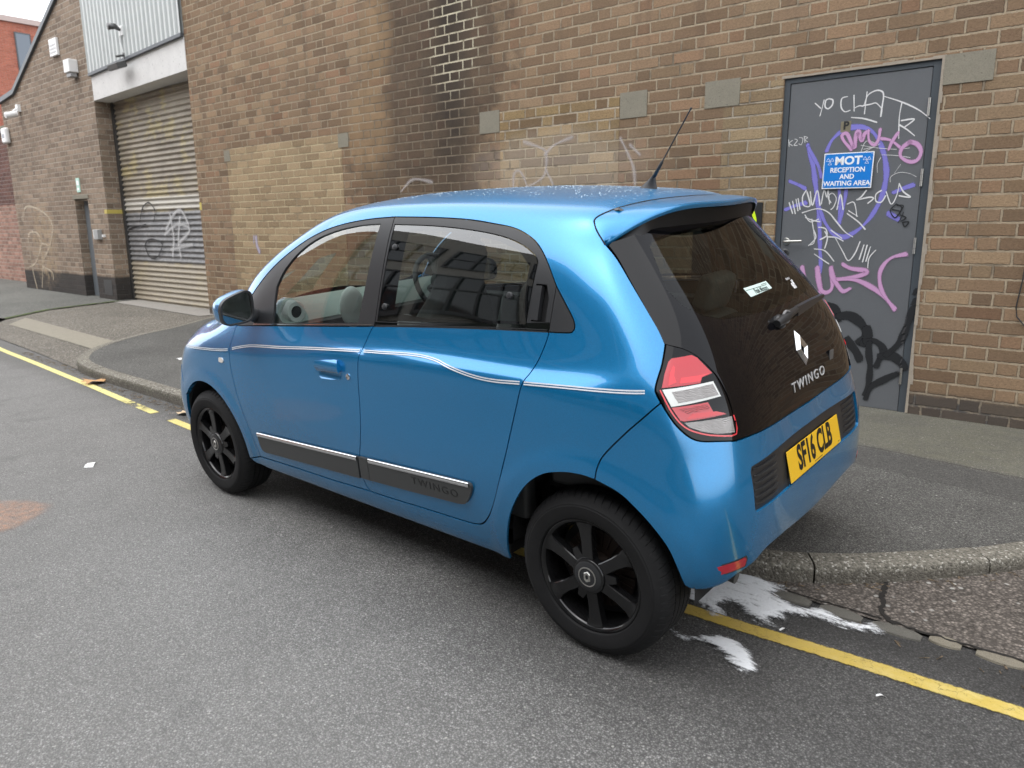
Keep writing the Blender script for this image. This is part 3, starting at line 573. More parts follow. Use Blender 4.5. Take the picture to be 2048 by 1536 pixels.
# graffiti strokes traced on the door: colour, width (m), points (mm along the wall, mm up)
GRAFFITI=[('w',0.011,[(700,2320),(658,2281)]),
('w',0.011,[(638,2336),(648,2280),(659,2229)]),
('w',0.011,[(605,2341),(626,2330),(627,2289),(604,2273),(578,2296),(577,2329),(605,2341)]),
('w',0.011,[(478,2342),(515,2332),(515,2276),(488,2241),(452,2247)]),
('w',0.011,[(434,2346),(424,2239)]),
('w',0.011,[(425,2258),(394,2271),(367,2266)]),
('w',0.011,[(348,2359),(351,2287),(353,2214)]),
('w',0.011,[(359,2278),(341,2336),(290,2361),(250,2350),(238,2318),(241,2257),(244,2186)]),
('w',0.011,[(367,2270),(318,2274),(283,2278),(244,2240)]),
('w',0.011,[(234,2317),(117,2267),(11,2207),(-66,2143)]),
('w',0.011,[(117,2267),(125,2174),(116,2030)]),
('w',0.011,[(110,2146),(30,2148),(89,2100)]),
('w',0.011,[(120,2120),(70,2085),(19,2041)]),
('w',0.011,[(438,2197),(355,2182),(267,2149)]),
('w',0.006,[(877,2079),(869,2029)]),
('w',0.006,[(846,2072),(870,2054),(843,2032)]),
('w',0.006,[(831,2080),(810,2069),(833,2036),(808,2034)]),
('w',0.006,[(796,2087),(771,2080),(778,2037),(798,2044)]),
('w',0.006,[(762,2094),(753,2050)]),
('w',0.006,[(762,2094),(736,2083),(755,2070),(734,2053)]),
('p',0.04,[(732,2029),(687,1900),(649,1721),(625,1602),(610,1503),(595,1383),(584,1266),(572,1181),(569,1099)]),
('p',0.04,[(725,2009),(675,1928),(640,1868),(615,1798)]),
('p',0.04,[(591,1981),(558,2055),(487,2115),(405,2130),(331,2116),(273,2070),(221,1983),(184,1871),(173,1769),(190,1639),(242,1517),(308,1431),(388,1373),(445,1363),(505,1393),(560,1462),(600,1542),(620,1602)]),
('p',0.04,[(845,1774),(782,1748),(729,1719)]),
('p',0.04,[(862,1567),(791,1594),(716,1614)]),
('p',0.04,[(113,1669),(55,1695),(-3,1715)]),
('p',0.04,[(135,1525),(102,1506),(70,1487)]),
('p',0.04,[(482,1706),(467,1579),(462,1462)]),
('p',0.04,[(433,1704),(437,1617),(461,1471)]),
('k',0.032,[(420,1979),(471,2034),(492,2078),(457,2086),(402,1987),(397,2061),(382,2099),(355,2030),(341,2075),(316,2096)]),
('k',0.032,[(316,2096),(306,2031),(271,1998),(245,2031),(240,2099)]),
('k',0.032,[(226,2037),(163,2020),(97,1966)]),
('k',0.032,[(124,2067),(157,2006),(171,1962)]),
('k',0.032,[(41,2002),(87,1965),(92,1911),(37,1872),(-13,1878),(-33,1930),(-7,1981),(41,2002)]),
('k',0.042,[(706,1135),(675,1042),(621,975),(566,943),(560,998),(593,1133)]),
('k',0.042,[(593,1133),(562,988),(518,951),(474,992),(493,1136)]),
('k',0.042,[(493,1136),(474,1069),(434,1008),(393,967),(349,988)]),
('k',0.042,[(409,1163),(352,1136),(244,1120),(285,1086),(437,1053)]),
('k',0.042,[(437,1053),(309,1052),(198,1005),(114,943),(33,859)]),
('k',0.042,[(-2,1246),(88,1217),(141,1151),(152,1072),(121,971),(33,859)]),
('w',0.011,[(718,1704),(742,1655),(728,1595),(681,1594),(712,1694)]),
('w',0.011,[(687,1693),(664,1593),(637,1701),(609,1592)]),
('w',0.011,[(600,1602),(588,1700),(565,1650),(559,1699),(541,1600)]),
('w',0.011,[(532,1610),(555,1650),(528,1678),(496,1638),(510,1580),(528,1561)]),
('w',0.011,[(485,1560),(469,1667),(442,1559)]),
('w',0.011,[(736,1540),(627,1568),(546,1541),(482,1472),(419,1402),(359,1363)]),
('w',0.011,[(714,1524),(670,1473),(611,1493)]),
('w',0.011,[(661,1493),(629,1332),(667,1301)]),
('w',0.011,[(607,1433),(556,1422),(543,1373),(590,1342)]),
('w',0.011,[(411,1529),(330,1470),(279,1417)]),
('w',0.011,[(403,1549),(338,1509)]),
('w',0.011,[(416,1597),(370,1606),(343,1509)]),
('w',0.011,[(839,1617),(807,1536)]),
('w',0.011,[(814,1627),(787,1535)]),
('w',0.011,[(789,1641),(768,1555)]),
('w',0.011,[(774,1646),(753,1565)]),
('w',0.011,[(294,1689),(327,1643),(353,1625),(271,1641),(243,1631),(277,1599)]),
('w',0.011,[(194,1686),(228,1659),(223,1612),(187,1606),(164,1648)]),
('w',0.011,[(162,1675),(123,1590),(93,1645),(84,1728)]),
('w',0.011,[(84,1728),(52,1672),(6,1634),(76,1645)]),
('w',0.011,[(708,1504),(651,1483),(600,1473)]),
('w',0.011,[(532,1363),(473,1358),(423,1333)]),
('w',0.011,[(516,1412),(434,1353)]),
('w',0.004,[(142,1740),(141,1777),(91,1802),(30,1794),(-19,1769)]),
('w',0.004,[(219,1910),(237,1865),(232,1809)]),
('w',0.004,[(358,2002),(247,1976),(122,1958)]),
('w',0.004,[(335,1954),(232,2003)]),
('w',0.004,[(216,1928),(119,1917),(31,1898)]),
('w',0.004,[(96,1957),(41,1962)]),
('w',0.004,[(121,1799),(87,1856)]),
('w',0.004,[(354,1956),(323,2028),(249,1995),(337,1973)]),
('w',0.01,[(625,1273),(547,1260),(476,1185)]),
('w',0.01,[(622,1235),(571,1202),(512,1165)]),
('w',0.01,[(480,1356),(417,1253),(375,1192),(334,1244),(306,1329)]),
('w',0.01,[(277,1306),(300,1203)]),
('w',0.01,[(255,1306),(276,1185)]),
('w',0.01,[(232,1293),(254,1190)]),
('w',0.01,[(195,1270),(234,1214),(237,1144)]),
('w',0.01,[(640,1413),(621,1355),(670,1297)]),
('w',0.01,[(559,1403),(536,1356),(549,1279)]),
('b',0.008,[(88,1590),(124,1548),(88,1496),(51,1561),(88,1590)]),
('b',0.008,[(39,1533),(49,1496),(66,1463)]),
('b',0.008,[(55,1514),(19,1495),(47,1472)]),
('b',0.008,[(37,1463),(-1,1467),(20,1433),(37,1463)]),
('b',0.008,[(111,1553),(66,1543)]),
('b',0.008,[(83,1580),(43,1575),(72,1515)]),
('b',0.062,[(482,855),(438,833),(409,762)]),
('b',0.062,[(404,780),(342,791),(275,762),(225,708),(213,641),(243,599)]),
('b',0.062,[(207,699),(193,643),(215,592)]),
('b',0.062,[(198,604),(146,618),(95,585),(77,538),(103,478),(113,442)]),
('b',0.062,[(92,508),(15,518),(-40,484),(-69,449)]),
('b',0.062,[(335,601),(274,538),(237,477)]),
('b',0.045,[(180,596),(175,518),(157,413),(159,275),(169,214)]),
('b',0.045,[(58,521),(-12,604),(-46,692),(-70,797),(-87,872)]),
('b',0.045,[(166,184),(134,278),(59,337),(-31,397)]),
('b',0.045,[(-92,995),(-89,982)]),
('b',0.045,[(-95,927),(-92,909)])]
# ================================================================== BUILDINGS (u along the wall, v out of it, z up)
WALL=dict(loc=(0,-3.05,0),rot=(0,0,R(.5)))
ws=tag(empty('brick_workshop',**WALL),'long brown brick workshop wall with a grey graffiti door','building')
D0,D1,DZ0,DZ1=-.108,.930,.10,2.515
m=MB()
UR,UL,ZT=-9.,9.75,6.2
def face(m,u0,u1,z0,z1,v=0.): m.quad((u1,v,z0),(u0,v,z0),(u0,v,z1),(u1,v,z1))
face(m,D1,UL,-.1,ZT); face(m,UR,D0,-.1,ZT); face(m,D0,D1,DZ1,ZT); face(m,D0,D1,-.1,DZ0)
for u in (D0,D1): m.quad((u,0,DZ0),(u,-.12,DZ0),(u,-.12,DZ1),(u,0,DZ1))
m.quad((D0,0,DZ1),(D1,0,DZ1),(D1,-.12,DZ1),(D0,-.12,DZ1)); m.quad((D0,0,DZ0),(D1,0,DZ0),(D1,-.12,DZ0),(D0,-.12,DZ0))
m.quad((UL,0,-.1),(UL,-.42,-.1),(UL,-.42,ZT),(UL,0,ZT)); m.quad((UR,0,-.1),(UR,-6,-.1),(UR,-6,ZT),(UR,0,ZT)); m.quad((UR,0,ZT),(UL,0,ZT),(UL,-6,ZT),(UR,-6,ZT))
wall=m.build('wall',M_BRICK,ws)
def slab(name,u0,u1,z0,z1,mat,v=.004,depth=.06,parent=ws,bev=0): return MB().box(u0,u1,-depth,v,z0,z1).build(name,mat,parent,bevel=bev)
tag(slab('brick_infill',6.24,8.86,.25,2.545,M_TAN,.0035),'blocked opening in tan stretcher brick')
tag(slab('brick_infill',2.36,3.73,.35,2.545,M_INFILL,.003),'blocked opening in mixed light brown brick')
tag(slab('brick_infill',.936,1.40,.35,2.355,M_PALE,.0025),'strip of pale stretcher brick beside the door')
slab('brick_infill',.936,1.27,2.36,2.513,M_PALE,.0025)
for u0,u1,z0,z1 in ((3.735,3.995,2.366,2.574),(2.088,2.352,2.36,2.572),(1.273,1.563,2.366,2.566),(-.405,-.122,2.345,2.53),(6.105,6.30,2.395,2.555),(8.77,8.925,2.385,2.535)):
    slab('padstone',u0,u1,z0,z1,M_PAD,.006)
# mortar fillet round the door
M_FILLET=concrete_mat('mortar fillet',(.37,.32,.26),3.)
fl=MB(); rf=random.Random(8)
for k in range(34):
    z0=DZ0+.02+k*.0705; w0=rf.uniform(.012,.03); fl.box(D0-w0,D0+.002,-.05,.003+rf.uniform(0,.003),z0,z0+.0705)
for k in range(14):
    u0=D0-.02+k*.077; fl.box(u0,u0+.077,-.05,.003+rf.uniform(0,.003),DZ1-.002,DZ1+rf.uniform(.010,.02))
fl.build('mortar_fillet',M_FILLET,ws)
# --- door
door=MB().box(-.052,.884,-.06,-.018,.118,2.472).build('door',M_LEAF,ws,bevel=.002); tag(door,'grey steel door covered in graffiti')
MB().box(D0,-.056,-.10,-.012,DZ0,DZ1-.003).box(.888,D1,-.10,-.012,DZ0,DZ1-.003).box(-.056,.888,-.10,-.0125,2.476,DZ1-.003).box(-.056,.888,-.10,-.065,.10,2.476).build('door_frame',M_DFRAME,door)
MB().box(-.075,.90,-.08,.03,.075,.112).build('threshold',simple('worn alloy threshold',(.42,.40,.36),.45,.7),door)
for z0,z1 in ((2.16,2.277),(1.703,1.82),(1.248,1.36),(.32,.44)):
    h=MB(); 
    for k in range(3):
        a=z0+(z1-z0)*k/3; h.lathe([(0,a+.001),(.0085,a+.001),(.0085,a+(z1-z0)/3-.001),(0,a+(z1-z0)/3-.001)],12,'z',M=Matrix.Translation((-.054,-.006,0)))
    h.build('hinge',M_STEEL,door,angle=40)
h=MB(); h.lathe([(0,.0),(.027,.0),(.027,.006),(.024,.009),(0,.009)],32,M=Matrix.Translation((.842,-.018,1.327)))
h.tube([(.842,-.012,1.327),(.842,.030,1.327),(.834,.040,1.327),(.815,.042,1.328),(.705,.042,1.331)],.0095,12); h.build('door_handle',M_STEEL,door,angle=40)
h=MB(); h.lathe([(0,.0),(.027,.0),(.027,.006),(.024,.008),(.017,.008),(.015,.004),(0,.004)],32,M=Matrix.Translation((.843,-.018,1.243))); h.build('lock',M_DARKSTEEL,door,angle=40)
MB().box(.833,.853,-.0139,-.0125,1.231,1.252).build('keyhole',M_BLACKP,door)
pl=MB().box(.437,.507,-.018,-.0165,2.10,2.175).build('letter_plate',simple('brass plate',(.30,.27,.19),.4,.7),door)
TW=Matrix(((-1,0,0,0),(0,0,1,0),(0,1,0,0),(0,0,0,1)))
def wallM(u,v,z): return Matrix.Translation((u,v,z))@TW
text_mesh('P',.075,M_BLACKP,'plate_letter',door,wallM(.470,-.0160,2.143),bold=.003)
GRAF=[('w',M_GW),('p',M_GP),('k',M_GK),('b',M_GB)]
i0=0
for c,mt in (('p',M_GP),('w',M_GW),('k',M_GK),('b',M_GB)):
    st=[(wd,[(u/1000,z/1000) for u,z in P]) for cc,wd,P in GRAFFITI if cc==c]
    ribbon_obj('graffiti',st,mt,door,lambda a,b,i0=i0:(a,-.0172+.00006*i0+(.0065 if (a<-.045) else 0),b),(0,.00006,0)); i0+=len(st)
ribbon_obj('faded_graffiti',[(.05,[(u/1000,z/1000) for u,z in P]) for P in ([(3561,1836),(3549,1958),(3488,1985),(3427,1922),(3387,1829)],[(3387,1829),(3268,1870),(3171,1940),(3152,2115),(3210,2177),(3426,2251)],[(3152,1968),(3075,1847)],[(3171,2116),(3058,2195),(2856,2252)],[(2340,2198),(2272,2086),(2203,1947),(2183,1811)],[(2143,2051),(2241,2137)],[(5.2e3,1.85e3),(5.0e3,1.97e3),(4.7e3,1.93e3)])],M_GF,ws,lambda a,b:(a,.0055,b),(0,.0002,0))
ribbon_obj('faded_graffiti',[(.10,[(8.26,1.33),(8.25,1.22),(8.20,1.13)]),(.05,[(8.31,1.35),(8.33,1.25)])],paint_ribbon_mat('faded lilac paint',(.50,.47,.62),.2,dens=.6),ws,lambda a,b:(a,.0055,b),(0,.0002,0))
# --- signs fixed to the wall and door (things of their own)
sg=tag(empty('reception_sign',Vector((0,-3.05,0))+Matrix.Rotation(R(.5),3,'Z')@Vector((.431,-.017,1.832)),(0,0,R(.5))),'blue and white MOT reception sign screwed to the grey door','sign')
sl_=.006
def outline_box(m,w,h,y0,y1): m.box(-w/2,w/2,y0,y1,-h/2,h/2)
skew=Matrix.Rotation(R(-.6),4,'Y')
m=MB(); m.box(-.170,.170,.012,.0155,-.1245,.1245,M=skew); m.build('backing',M_SIGNWHITE,sg)
m=MB(); m.box(-.1635,.1635,.0155,.0162,-.118,.118,M=skew); m.build('blue_panel',M_SIGNBLUE,sg)
def sgM(x,z): return skew@Matrix.Translation((x,.0166,z))@TW
text_mesh('MOT',.078,M_SIGNWHITE,'lettering',sg,sgM(0,.067),sx=1.08,bold=.0028,spacing=1.0)
text_mesh('RECEPTION',.047,M_SIGNWHITE,'lettering',sg,sgM(0,.004),sx=.97,bold=.0011)
text_mesh('AND',.047,M_SIGNWHITE,'lettering',sg,sgM(0,-.043),sx=.97,bold=.0011)
text_mesh('WAITING AREA',.047,M_SIGNWHITE,'lettering',sg,sgM(0,-.090),sx=.97,bold=.0011)
m=MB()
for cx in (.126,-.126):
    for ox,oz in ((-.0135,.012),(.0135,.012),(0,-.013)):
        c=[(cx+ox-.0125,.067+oz-.010),(cx+ox+.0125,.067+oz-.010),(cx+ox,.067+oz+.012)]
        for a,b in ((0,1),(1,2),(2,0)): m.tube([skew@Vector((c[a][0],.0163,c[a][1])),skew@Vector((c[b][0],.0163,c[b][1]))],.0013,6)
m.build('test_symbol',M_SIGNWHITE,sg)
m=MB()
for x in (-.155,.155):
    for z in (-.11,.11): m.lathe([(0,.0162),(.004,.0162),(.003,.018),(0,.0185)],10,M=skew@Matrix.Translation((x,0,z)))
m.build('screws',M_STEEL,sg)
bs=tag(empty('wall_sign',Vector((0,-3.05,0))+Matrix.Rotation(R(.5),3,'Z')@Vector((1.32,0,1.25)),(0,0,R(.5))),'black sign with lime yellow lettering half hidden behind the car spoiler','sign')
MB().box(-.285,.29,.0,.018,-.42,.375).build('panel',simple('black sign board',(.012,.013,.014),.5),bs,bevel=.002)
text_mesh('D',.40,simple('lime yellow sign vinyl',(.62,.85,.02),.4),'lettering',bs,Matrix.Translation((-.155,.0192,.185))@TW,sx=.62,bold=.022)
cb=MB(); cb.tube([(-.70,.012,2.2),(-.712,.012,1.6),(-.706,.012,1.10),(-.69,.013,.92),(-.70,.014,.86),(-.75,.014,.80),(-.83,.014,.76)],.0045,6)
co_=cb.build('wall_cable',M_BLACKP); co_.location=WALL['loc']; co_.rotation_euler=WALL['rot']; tag(co_,'thin black cable hanging down the brick wall at the right edge','cable')
# --- the gabled garage with the roller shutter
gg=tag(empty('gabled_garage',**WALL),'brown brick garage with sloping gable, roller shutter and grey cladding','building')
S0,S1=9.753,13.09; GL=17.80
def gtop(u): return 5.95 if u<13.09 else (5.96-(u-13.09)*.468 if u<16.9 else 4.17-(u-16.9)*.09)
m=MB(); d0,d1,dz=13.88,14.50,2.02
us=[13.09,d0,d1,14.1,15,16,16.9,GL]; us=sorted(set(us))
for a,b in zip(us,us[1:]):
    zb=dz if (a>=d0-1e-6 and b<=d1+1e-6) else -.1
    m.quad((b,0,zb),(a,0,zb),(a,0,gtop(a)),(b,0,gtop(b)))
for u in (d0,d1): m.quad((u,0,.0),(u,-.2,.0),(u,-.2,dz),(u,0,dz))
m.quad((d0,0,dz),(d1,0,dz),(d1,-.2,dz),(d0,-.2,dz))
m.quad((13.09,0,-.1),(13.09,-.5,-.1),(13.09,-.5,3.66),(13.09,0,3.66)); m.quad((GL,0,-.1),(GL,-5,-.1),(GL,-5,4.09),(GL,0,4.09))
m.quad((13.09,0,3.66),(13.09,-.42,3.66),(13.09,-.42,5.96),(13.09,0,5.96))
m.build('wall',M_GABLE,gg)
MB().box(d0+.02,d1-.02,-.20,-.15,.1,dz-.03).build('door',grimy('grey blue door paint',(.15,.17,.185),.45,.2),gg,bevel=.003)
ch=gg.children[-1]
MB().box(14.02,14.14,-.149,-.147,1.60,1.80).build('notice',M_SIGNWHITE,ch); hd=MB().tube([(14.0,-.15,.98),(14.0,-.11,.98),(14.10,-.11,.98)],.011,8).build('door_handle',M_STEEL,ch)
MB().box(d0-.05,d1+.05,-.05,.012,dz+.0,dz+.07).build('door_lintel',M_PAD,gg)
cp=MB()
for a,b in ((13.0,16.9),(16.9,17.86)):
    za=5.96-(a-13.09)*.468 if a<16.9 else 4.18; zb=gtop(b)
    cp.add([(a,.05,za),(b,.05,zb),(b,-.4,zb),(a,-.4,za),(a,.05,za+.09),(b,.05,zb+.09),(b,-.4,zb+.09),(a,-.4,za+.09)],[(0,3,2,1),(4,5,6,7),(0,1,5,4),(1,2,6,5),(2,3,7,6),(3,0,4,7)])
cp.build('verge_trim',M_COPING,gg)
sh=MB(); n=0; zs=[];
z=.10; prof=[]
while z<3.70:
    for k in range(6): t=k/6; prof.append((-.30+.016*math.sin(t*2*math.pi)+.006*math.sin(t*4*math.pi),z+t*.088))
    z+=.088
v=[(u,a,b) for a,b in prof for u in (S0+.02,S1-.02)]; sh.add(v,[(2*i,2*i+1,2*i+3,2*i+2) for i in range(len(prof)-1)])
shutter=sh.build('roller_shutter',M_SHUT,gg,smooth=True); tag(shutter,'tan and grey ribbed shutter with spray tags')
MB().box(S1-.075,S1-.002,-.34,-.262,.08,3.66).build('guide_rail',M_DARKSTEEL,shutter); MB().box(S0+.002,S0+.075,-.34,-.262,.08,3.66).build('guide_rail',M_DARKSTEEL,shutter)
MB().box(S0,S1,-.33,-.275,.07,.125).build('bottom_rail',grimy('tan bottom rail',(.28,.24,.18)),shutter)
for cmat,strs in ((M_GB,[(.03,P) for P in ([(12452,1576),(12295,1812),(12034,1902),(11832,1760),(11923,1572)],[(12940,1447),(12623,1490),(12219,1531)],[(12358,1161),(12185,1272),(11811,1253),(11691,1169),(11922,972),(12210,966),(12358,1161)])]),(M_GG,[(.09,P) for P in ([(11493,1443),(11174,1687),(10905,1744),(10699,1521)],[(10968,1644),(11096,1237),(11062,990)],[(11557,1359),(11079,1524),(10674,1441),(11053,1237)],[(11387,1109),(10639,1200)],[(11300,1700),(11250,1300),(11350,1000)])])):
    ribbon_obj('graffiti',[(wd,[(u/1000,zz/1000) for u,zz in P]) for wd,P in strs],cmat,shutter,lambda a,b:(a,-.276,b),(0,.0004,0))
MB().add([(S0,.006,3.72),(13.075,.006,3.645),(13.075,.006,4.07),(S0,.006,4.20),(S0,-.42,3.72),(13.075,-.42,3.645),(13.075,-.42,4.07),(S0,-.42,4.20)],[(0,1,2,3),(7,6,5,4),(0,4,5,1),(3,2,6,7),(0,3,7,4),(1,5,6,2)]).build('lintel',M_LINTEL,gg,bevel=.006)
cl=MB(); pr=[]; u=S0
while u<13.07: pr+=[(u,.05),(u+.05,.05),(u+.07,.012),(u+.118,.012),(u+.138,.05)]; u+=.1385
pr=[p for p in pr if p[0]<13.08]; zb=lambda u:4.205-(u-S0)*.039
v=[]
for a,b in pr: v+=[(a,b,zb(a)),(a,b,6.2)]
cl.add(v,[(2*i,2*i+1,2*i+3,2*i+2) for i in range(len(pr)-1)]); cl.quad((S0,-.01,4.2),(13.09,-.01,4.07),(13.09,-.01,6.2),(S0,-.01,6.2)); clad=cl.build('cladding',M_CLAD,gg); tag(clad,'pale grey corrugated cladding over the shutter')
MB().add([(S0,.055,zb(S0)-.03),(13.08,.055,zb(13.08)-.03),(13.08,.055,zb(13.08)+.015),(S0,.055,zb(S0)+.015),(S0,-.02,zb(S0)-.03),(13.08,-.02,zb(13.08)-.03),(13.08,-.02,zb(13.08)+.015),(S0,-.02,zb(S0)+.015)],[(0,1,2,3),(7,6,5,4),(0,4,5,1),(3,2,6,7),(0,3,7,4),(1,5,6,2)]).build('drip_trim',M_COPING,clad)
M_YELB=simple('yellow paint band',(.52,.42,.10),.6)
slab('paint_band',13.086,13.092,1.73,1.80,M_YELB,.0,.30,gg); slab('paint_band',13.09,13.20,1.73,1.80,M_YELB,.003,.02,gg); slab('paint_band',9.70,9.756,1.73,1.84,M_YELB,.003,.02,ws)
ribbon_obj('graffiti',[(.07,[(u/1000,zz/1000) for u,zz in P]) for P in ([(17456,1648),(17146,1932),(16304,1839),(15787,1557),(16082,1128),(16566,783),(16846,242)],[(17439,653),(17011,772),(16570,1149),(16697,1382),(17241,1328),(17283,657),(17160,200)],[(16304,1839),(16392,1612)],[(16606,677),(16143,587),(16130,431)],[(16152,1127),(16580,1123),(16584,546)])],M_GT,gg,lambda a,b:(a,.004,b),(0,.0004,0))
MB().box(13.25,13.60,-.02,.004,.25,.53).build('plinth_patch',M_BLACKP,gg)
# --- small fixtures on the garage
def on_wall(u,v,z): return Vector(WALL['loc'])+Matrix.Rotation(R(.5),3,'Z')@Vector((u,v,z))
def fixture(name,u,v,z,label,cat,group=None): return tag(empty(name,on_wall(u,v,z),(0,0,R(.5))),label,cat,group)
f=fixture('air_vent',14.48,0,4.72,'white square vent cover high on the brick gable','vent')
MB().box(-.17,.17,0,.05,-.15,.15).build('cover',M_WHITE,f,bevel=.01); MB().box(-.13,.13,.05,.055,.02,.05).box(-.13,.13,.05,.055,-.04,-.01).box(-.13,.13,.05,.055,-.10,-.07).build('slats',grimy('pale slats',(.5,.5,.5)),f)
f=fixture('bulkhead_lamp',13.70,0,4.27,'white box lamp on the gable beside the white lintel','lamp')
MB().box(-.13,.11,0,.16,-.10,.12).build('housing',M_WHITE,f,bevel=.015); MB().box(-.10,.10,.02,.13,-.17,-.10).build('lens',grimy('dull lens',(.30,.30,.30)),f,bevel=.01)
f=fixture('security_camera',16.72,0,3.80,'white security camera on the far left end of the gable','camera')
MB().box(-.06,.06,0,.06,.02,.16).tube([(0,.06,.08),(0,.13,.02)],.02,8).build('bracket',M_WHITE,f); MB().lathe([(0,-.04),(.055,-.04),(.06,.0),(.06,.17),(.05,.19),(0,.19)],20,M=Matrix.Translation((0,.10,-.03))@Matrix.Rotation(R(-15),4,'X')).build('camera_body',M_WHITE,f,angle=40)
f=fixture('alarm_box',17.62,0,3.42,'white rounded alarm box at the corner of the gable','alarm')
MB().box(-.14,.14,0,.10,-.16,.16).build('cover',M_WHITE,f,bevel=.04); MB().box(-.06,.06,.10,.104,-.05,.03).build('badge',grimy('faded badge',(.3,.32,.36)),f)
f=fixture('floodlight',11.62,.05,4.16,'dark floodlight fixed under the grey cladding above the shutter','lamp')
MB().tube([(0,0,.02),(0,.13,-.02)],.018,8).box(-.02,.02,0,.012,-.04,.05).build('bracket',M_DARKSTEEL,f); MB().box(-.19,.17,.10,.26,-.15,-.06,M=Matrix.Rotation(R(-20),4,'X')).build('housing',M_DARKSTEEL,f,bevel=.01); MB().box(-.16,.14,.115,.245,-.156,-.15,M=Matrix.Rotation(R(-20),4,'X')).build('lens',grimy('dusty glass',(.25,.26,.27),.2),f)
f=fixture('dome_camera',11.62,.05,4.55,'small dark camera with hanging wire on the grey cladding','camera')
MB().box(-.06,.06,0,.02,-.08,.06).build('base',M_WHITE,f); MB().tube([(0,.02,0),(0,.10,.04),(0,.2,.02)],[.02,.045,.05],12).build('camera_body',M_DARKSTEEL,f,smooth=True); MB().tube([(.0,.015,-.05),(.03,.02,-.2),(.0,.01,-.33)],.008,6).build('wire',M_WHITE,f)
f=fixture('small_sign',14.22,0,2.27,'pale green safety notice above the side door','sign'); MB().box(-.075,.075,0,.012,-.13,.13).build('plate',simple('pale green sign',(.36,.60,.50),.4),f); MB().box(-.05,.05,.012,.014,.0,.08).box(-.05,.05,.012,.014,-.09,-.05).build('pictogram',M_SIGNWHITE,f)
f=fixture('junction_box',13.44,0,1.36,'grey and white electric boxes between side door and shutter','electric box'); MB().box(-.02,.16,0,.08,-.09,.09).build('grey_box',grimy('grey box',(.32,.33,.33)),f,bevel=.008); MB().box(.18,.26,0,.05,-.08,.08).build('white_box',M_WHITE,f,bevel=.008); MB().box(-.17,-.12,0,.05,-.05,.0).build('switch',M_WHITE,f,bevel=.006)
# --- what stands beyond the gable on the left
lw=tag(empty('boundary_wall',on_wall(17.8,-.6,0),(0,0,R(.5))),'dark over pink brick wall beyond the gable at the far left','wall')
MB().box(.0,14,-.35,0,-.1,2.05).build('lower_wall',M_PINK,lw); MB().box(.0,14,-.35,-.02,2.05,3.75).build('upper_wall',brick_mat('dark red brown brick',[(.11,.055,.045),(.14,.07,.055),(.12,.06,.05)],(.25,.2,.18),s=.24,h=0),lw); MB().box(-.0,14,-.40,.06,3.75,3.86).build('coping',M_PAD,lw)
rb=tag(empty('red_brick_block',(40,-12,0),(0,0,0)),'distant red brick block with a tall narrow window at top left','building')
MB().box(0,10,-22,8,-.1,10.8).build('wall',M_RED,rb); MB().box(-.12,10.1,-22.1,8.1,10.8,11.04).build('parapet',grimy('pale parapet',(.50,.40,.37)),rb)
wf=MB().box(-.05,.0,.98,1.64,8.05,10.40).build('window',M_COPING,rb); MB().box(-.06,-.05,1.03,1.59,8.80,10.34).build('upper_pane',simple('grey pane',(.16,.19,.23),.08),wf); MB().box(-.06,-.05,1.03,1.59,8.12,8.72).build('lower_pane',simple('pale pane',(.42,.5,.52),.2),wf)
# --- the far pavement, behind the camera
tag(sheet('opposite_pavement',[(-14,6.9),(30,6.9),(30,10),(-14,10)],M_PAVE,lambda x,y:.11,1.),kind='structure')
tag(MB().box(-14,30,6.78,6.9,-.05,.115).build('opposite_kerb',M_KERB),kind='structure')
# --- the building across the street, seen only in the car's paint and glass
ob=tag(empty('opposite_building',(0,9.6,0),(0,0,R(1.))),'pale banded works building with wide dark windows across the street','building')
M_OPP=concrete_mat('pale render bands',(.34,.33,.30),.4,spk=.05); M_MULL=simple('dark mullion',(.03,.032,.035),.5)
MB().box(-14,15.5,0,6,-.1,9.0).build('wall',M_OPP,ob); MB().box(15.5,34,-.2,6,-.1,8.6).build('brick_wing',M_RED,ob)
for z0,z1 in ((.9,2.6),(3.4,5.2),(5.9,7.6)):
    for k in range(7):
        u0=-13.4+k*4.2; wn=MB().box(u0,u0+3.7,-.02,.0,z0,z1).build('window',M_WINDOW,ob)
        fr=MB()
        for j in range(5): x=u0+3.7*j/4; fr.box(x-.045,x+.045,-.07,-.02,z0-.05,z1+.05)
        for zz in (z0,(z0+z1)/2,z1): fr.box(u0,u0+3.7,-.065,-.021,zz-.04,zz+.04)
        fr.build('frame',M_MULL,wn)
for k in range(3): MB().box(17+k*5,19.2+k*5,-.22,-.2,4.2,6.4).build('window',M_WINDOW,ob)

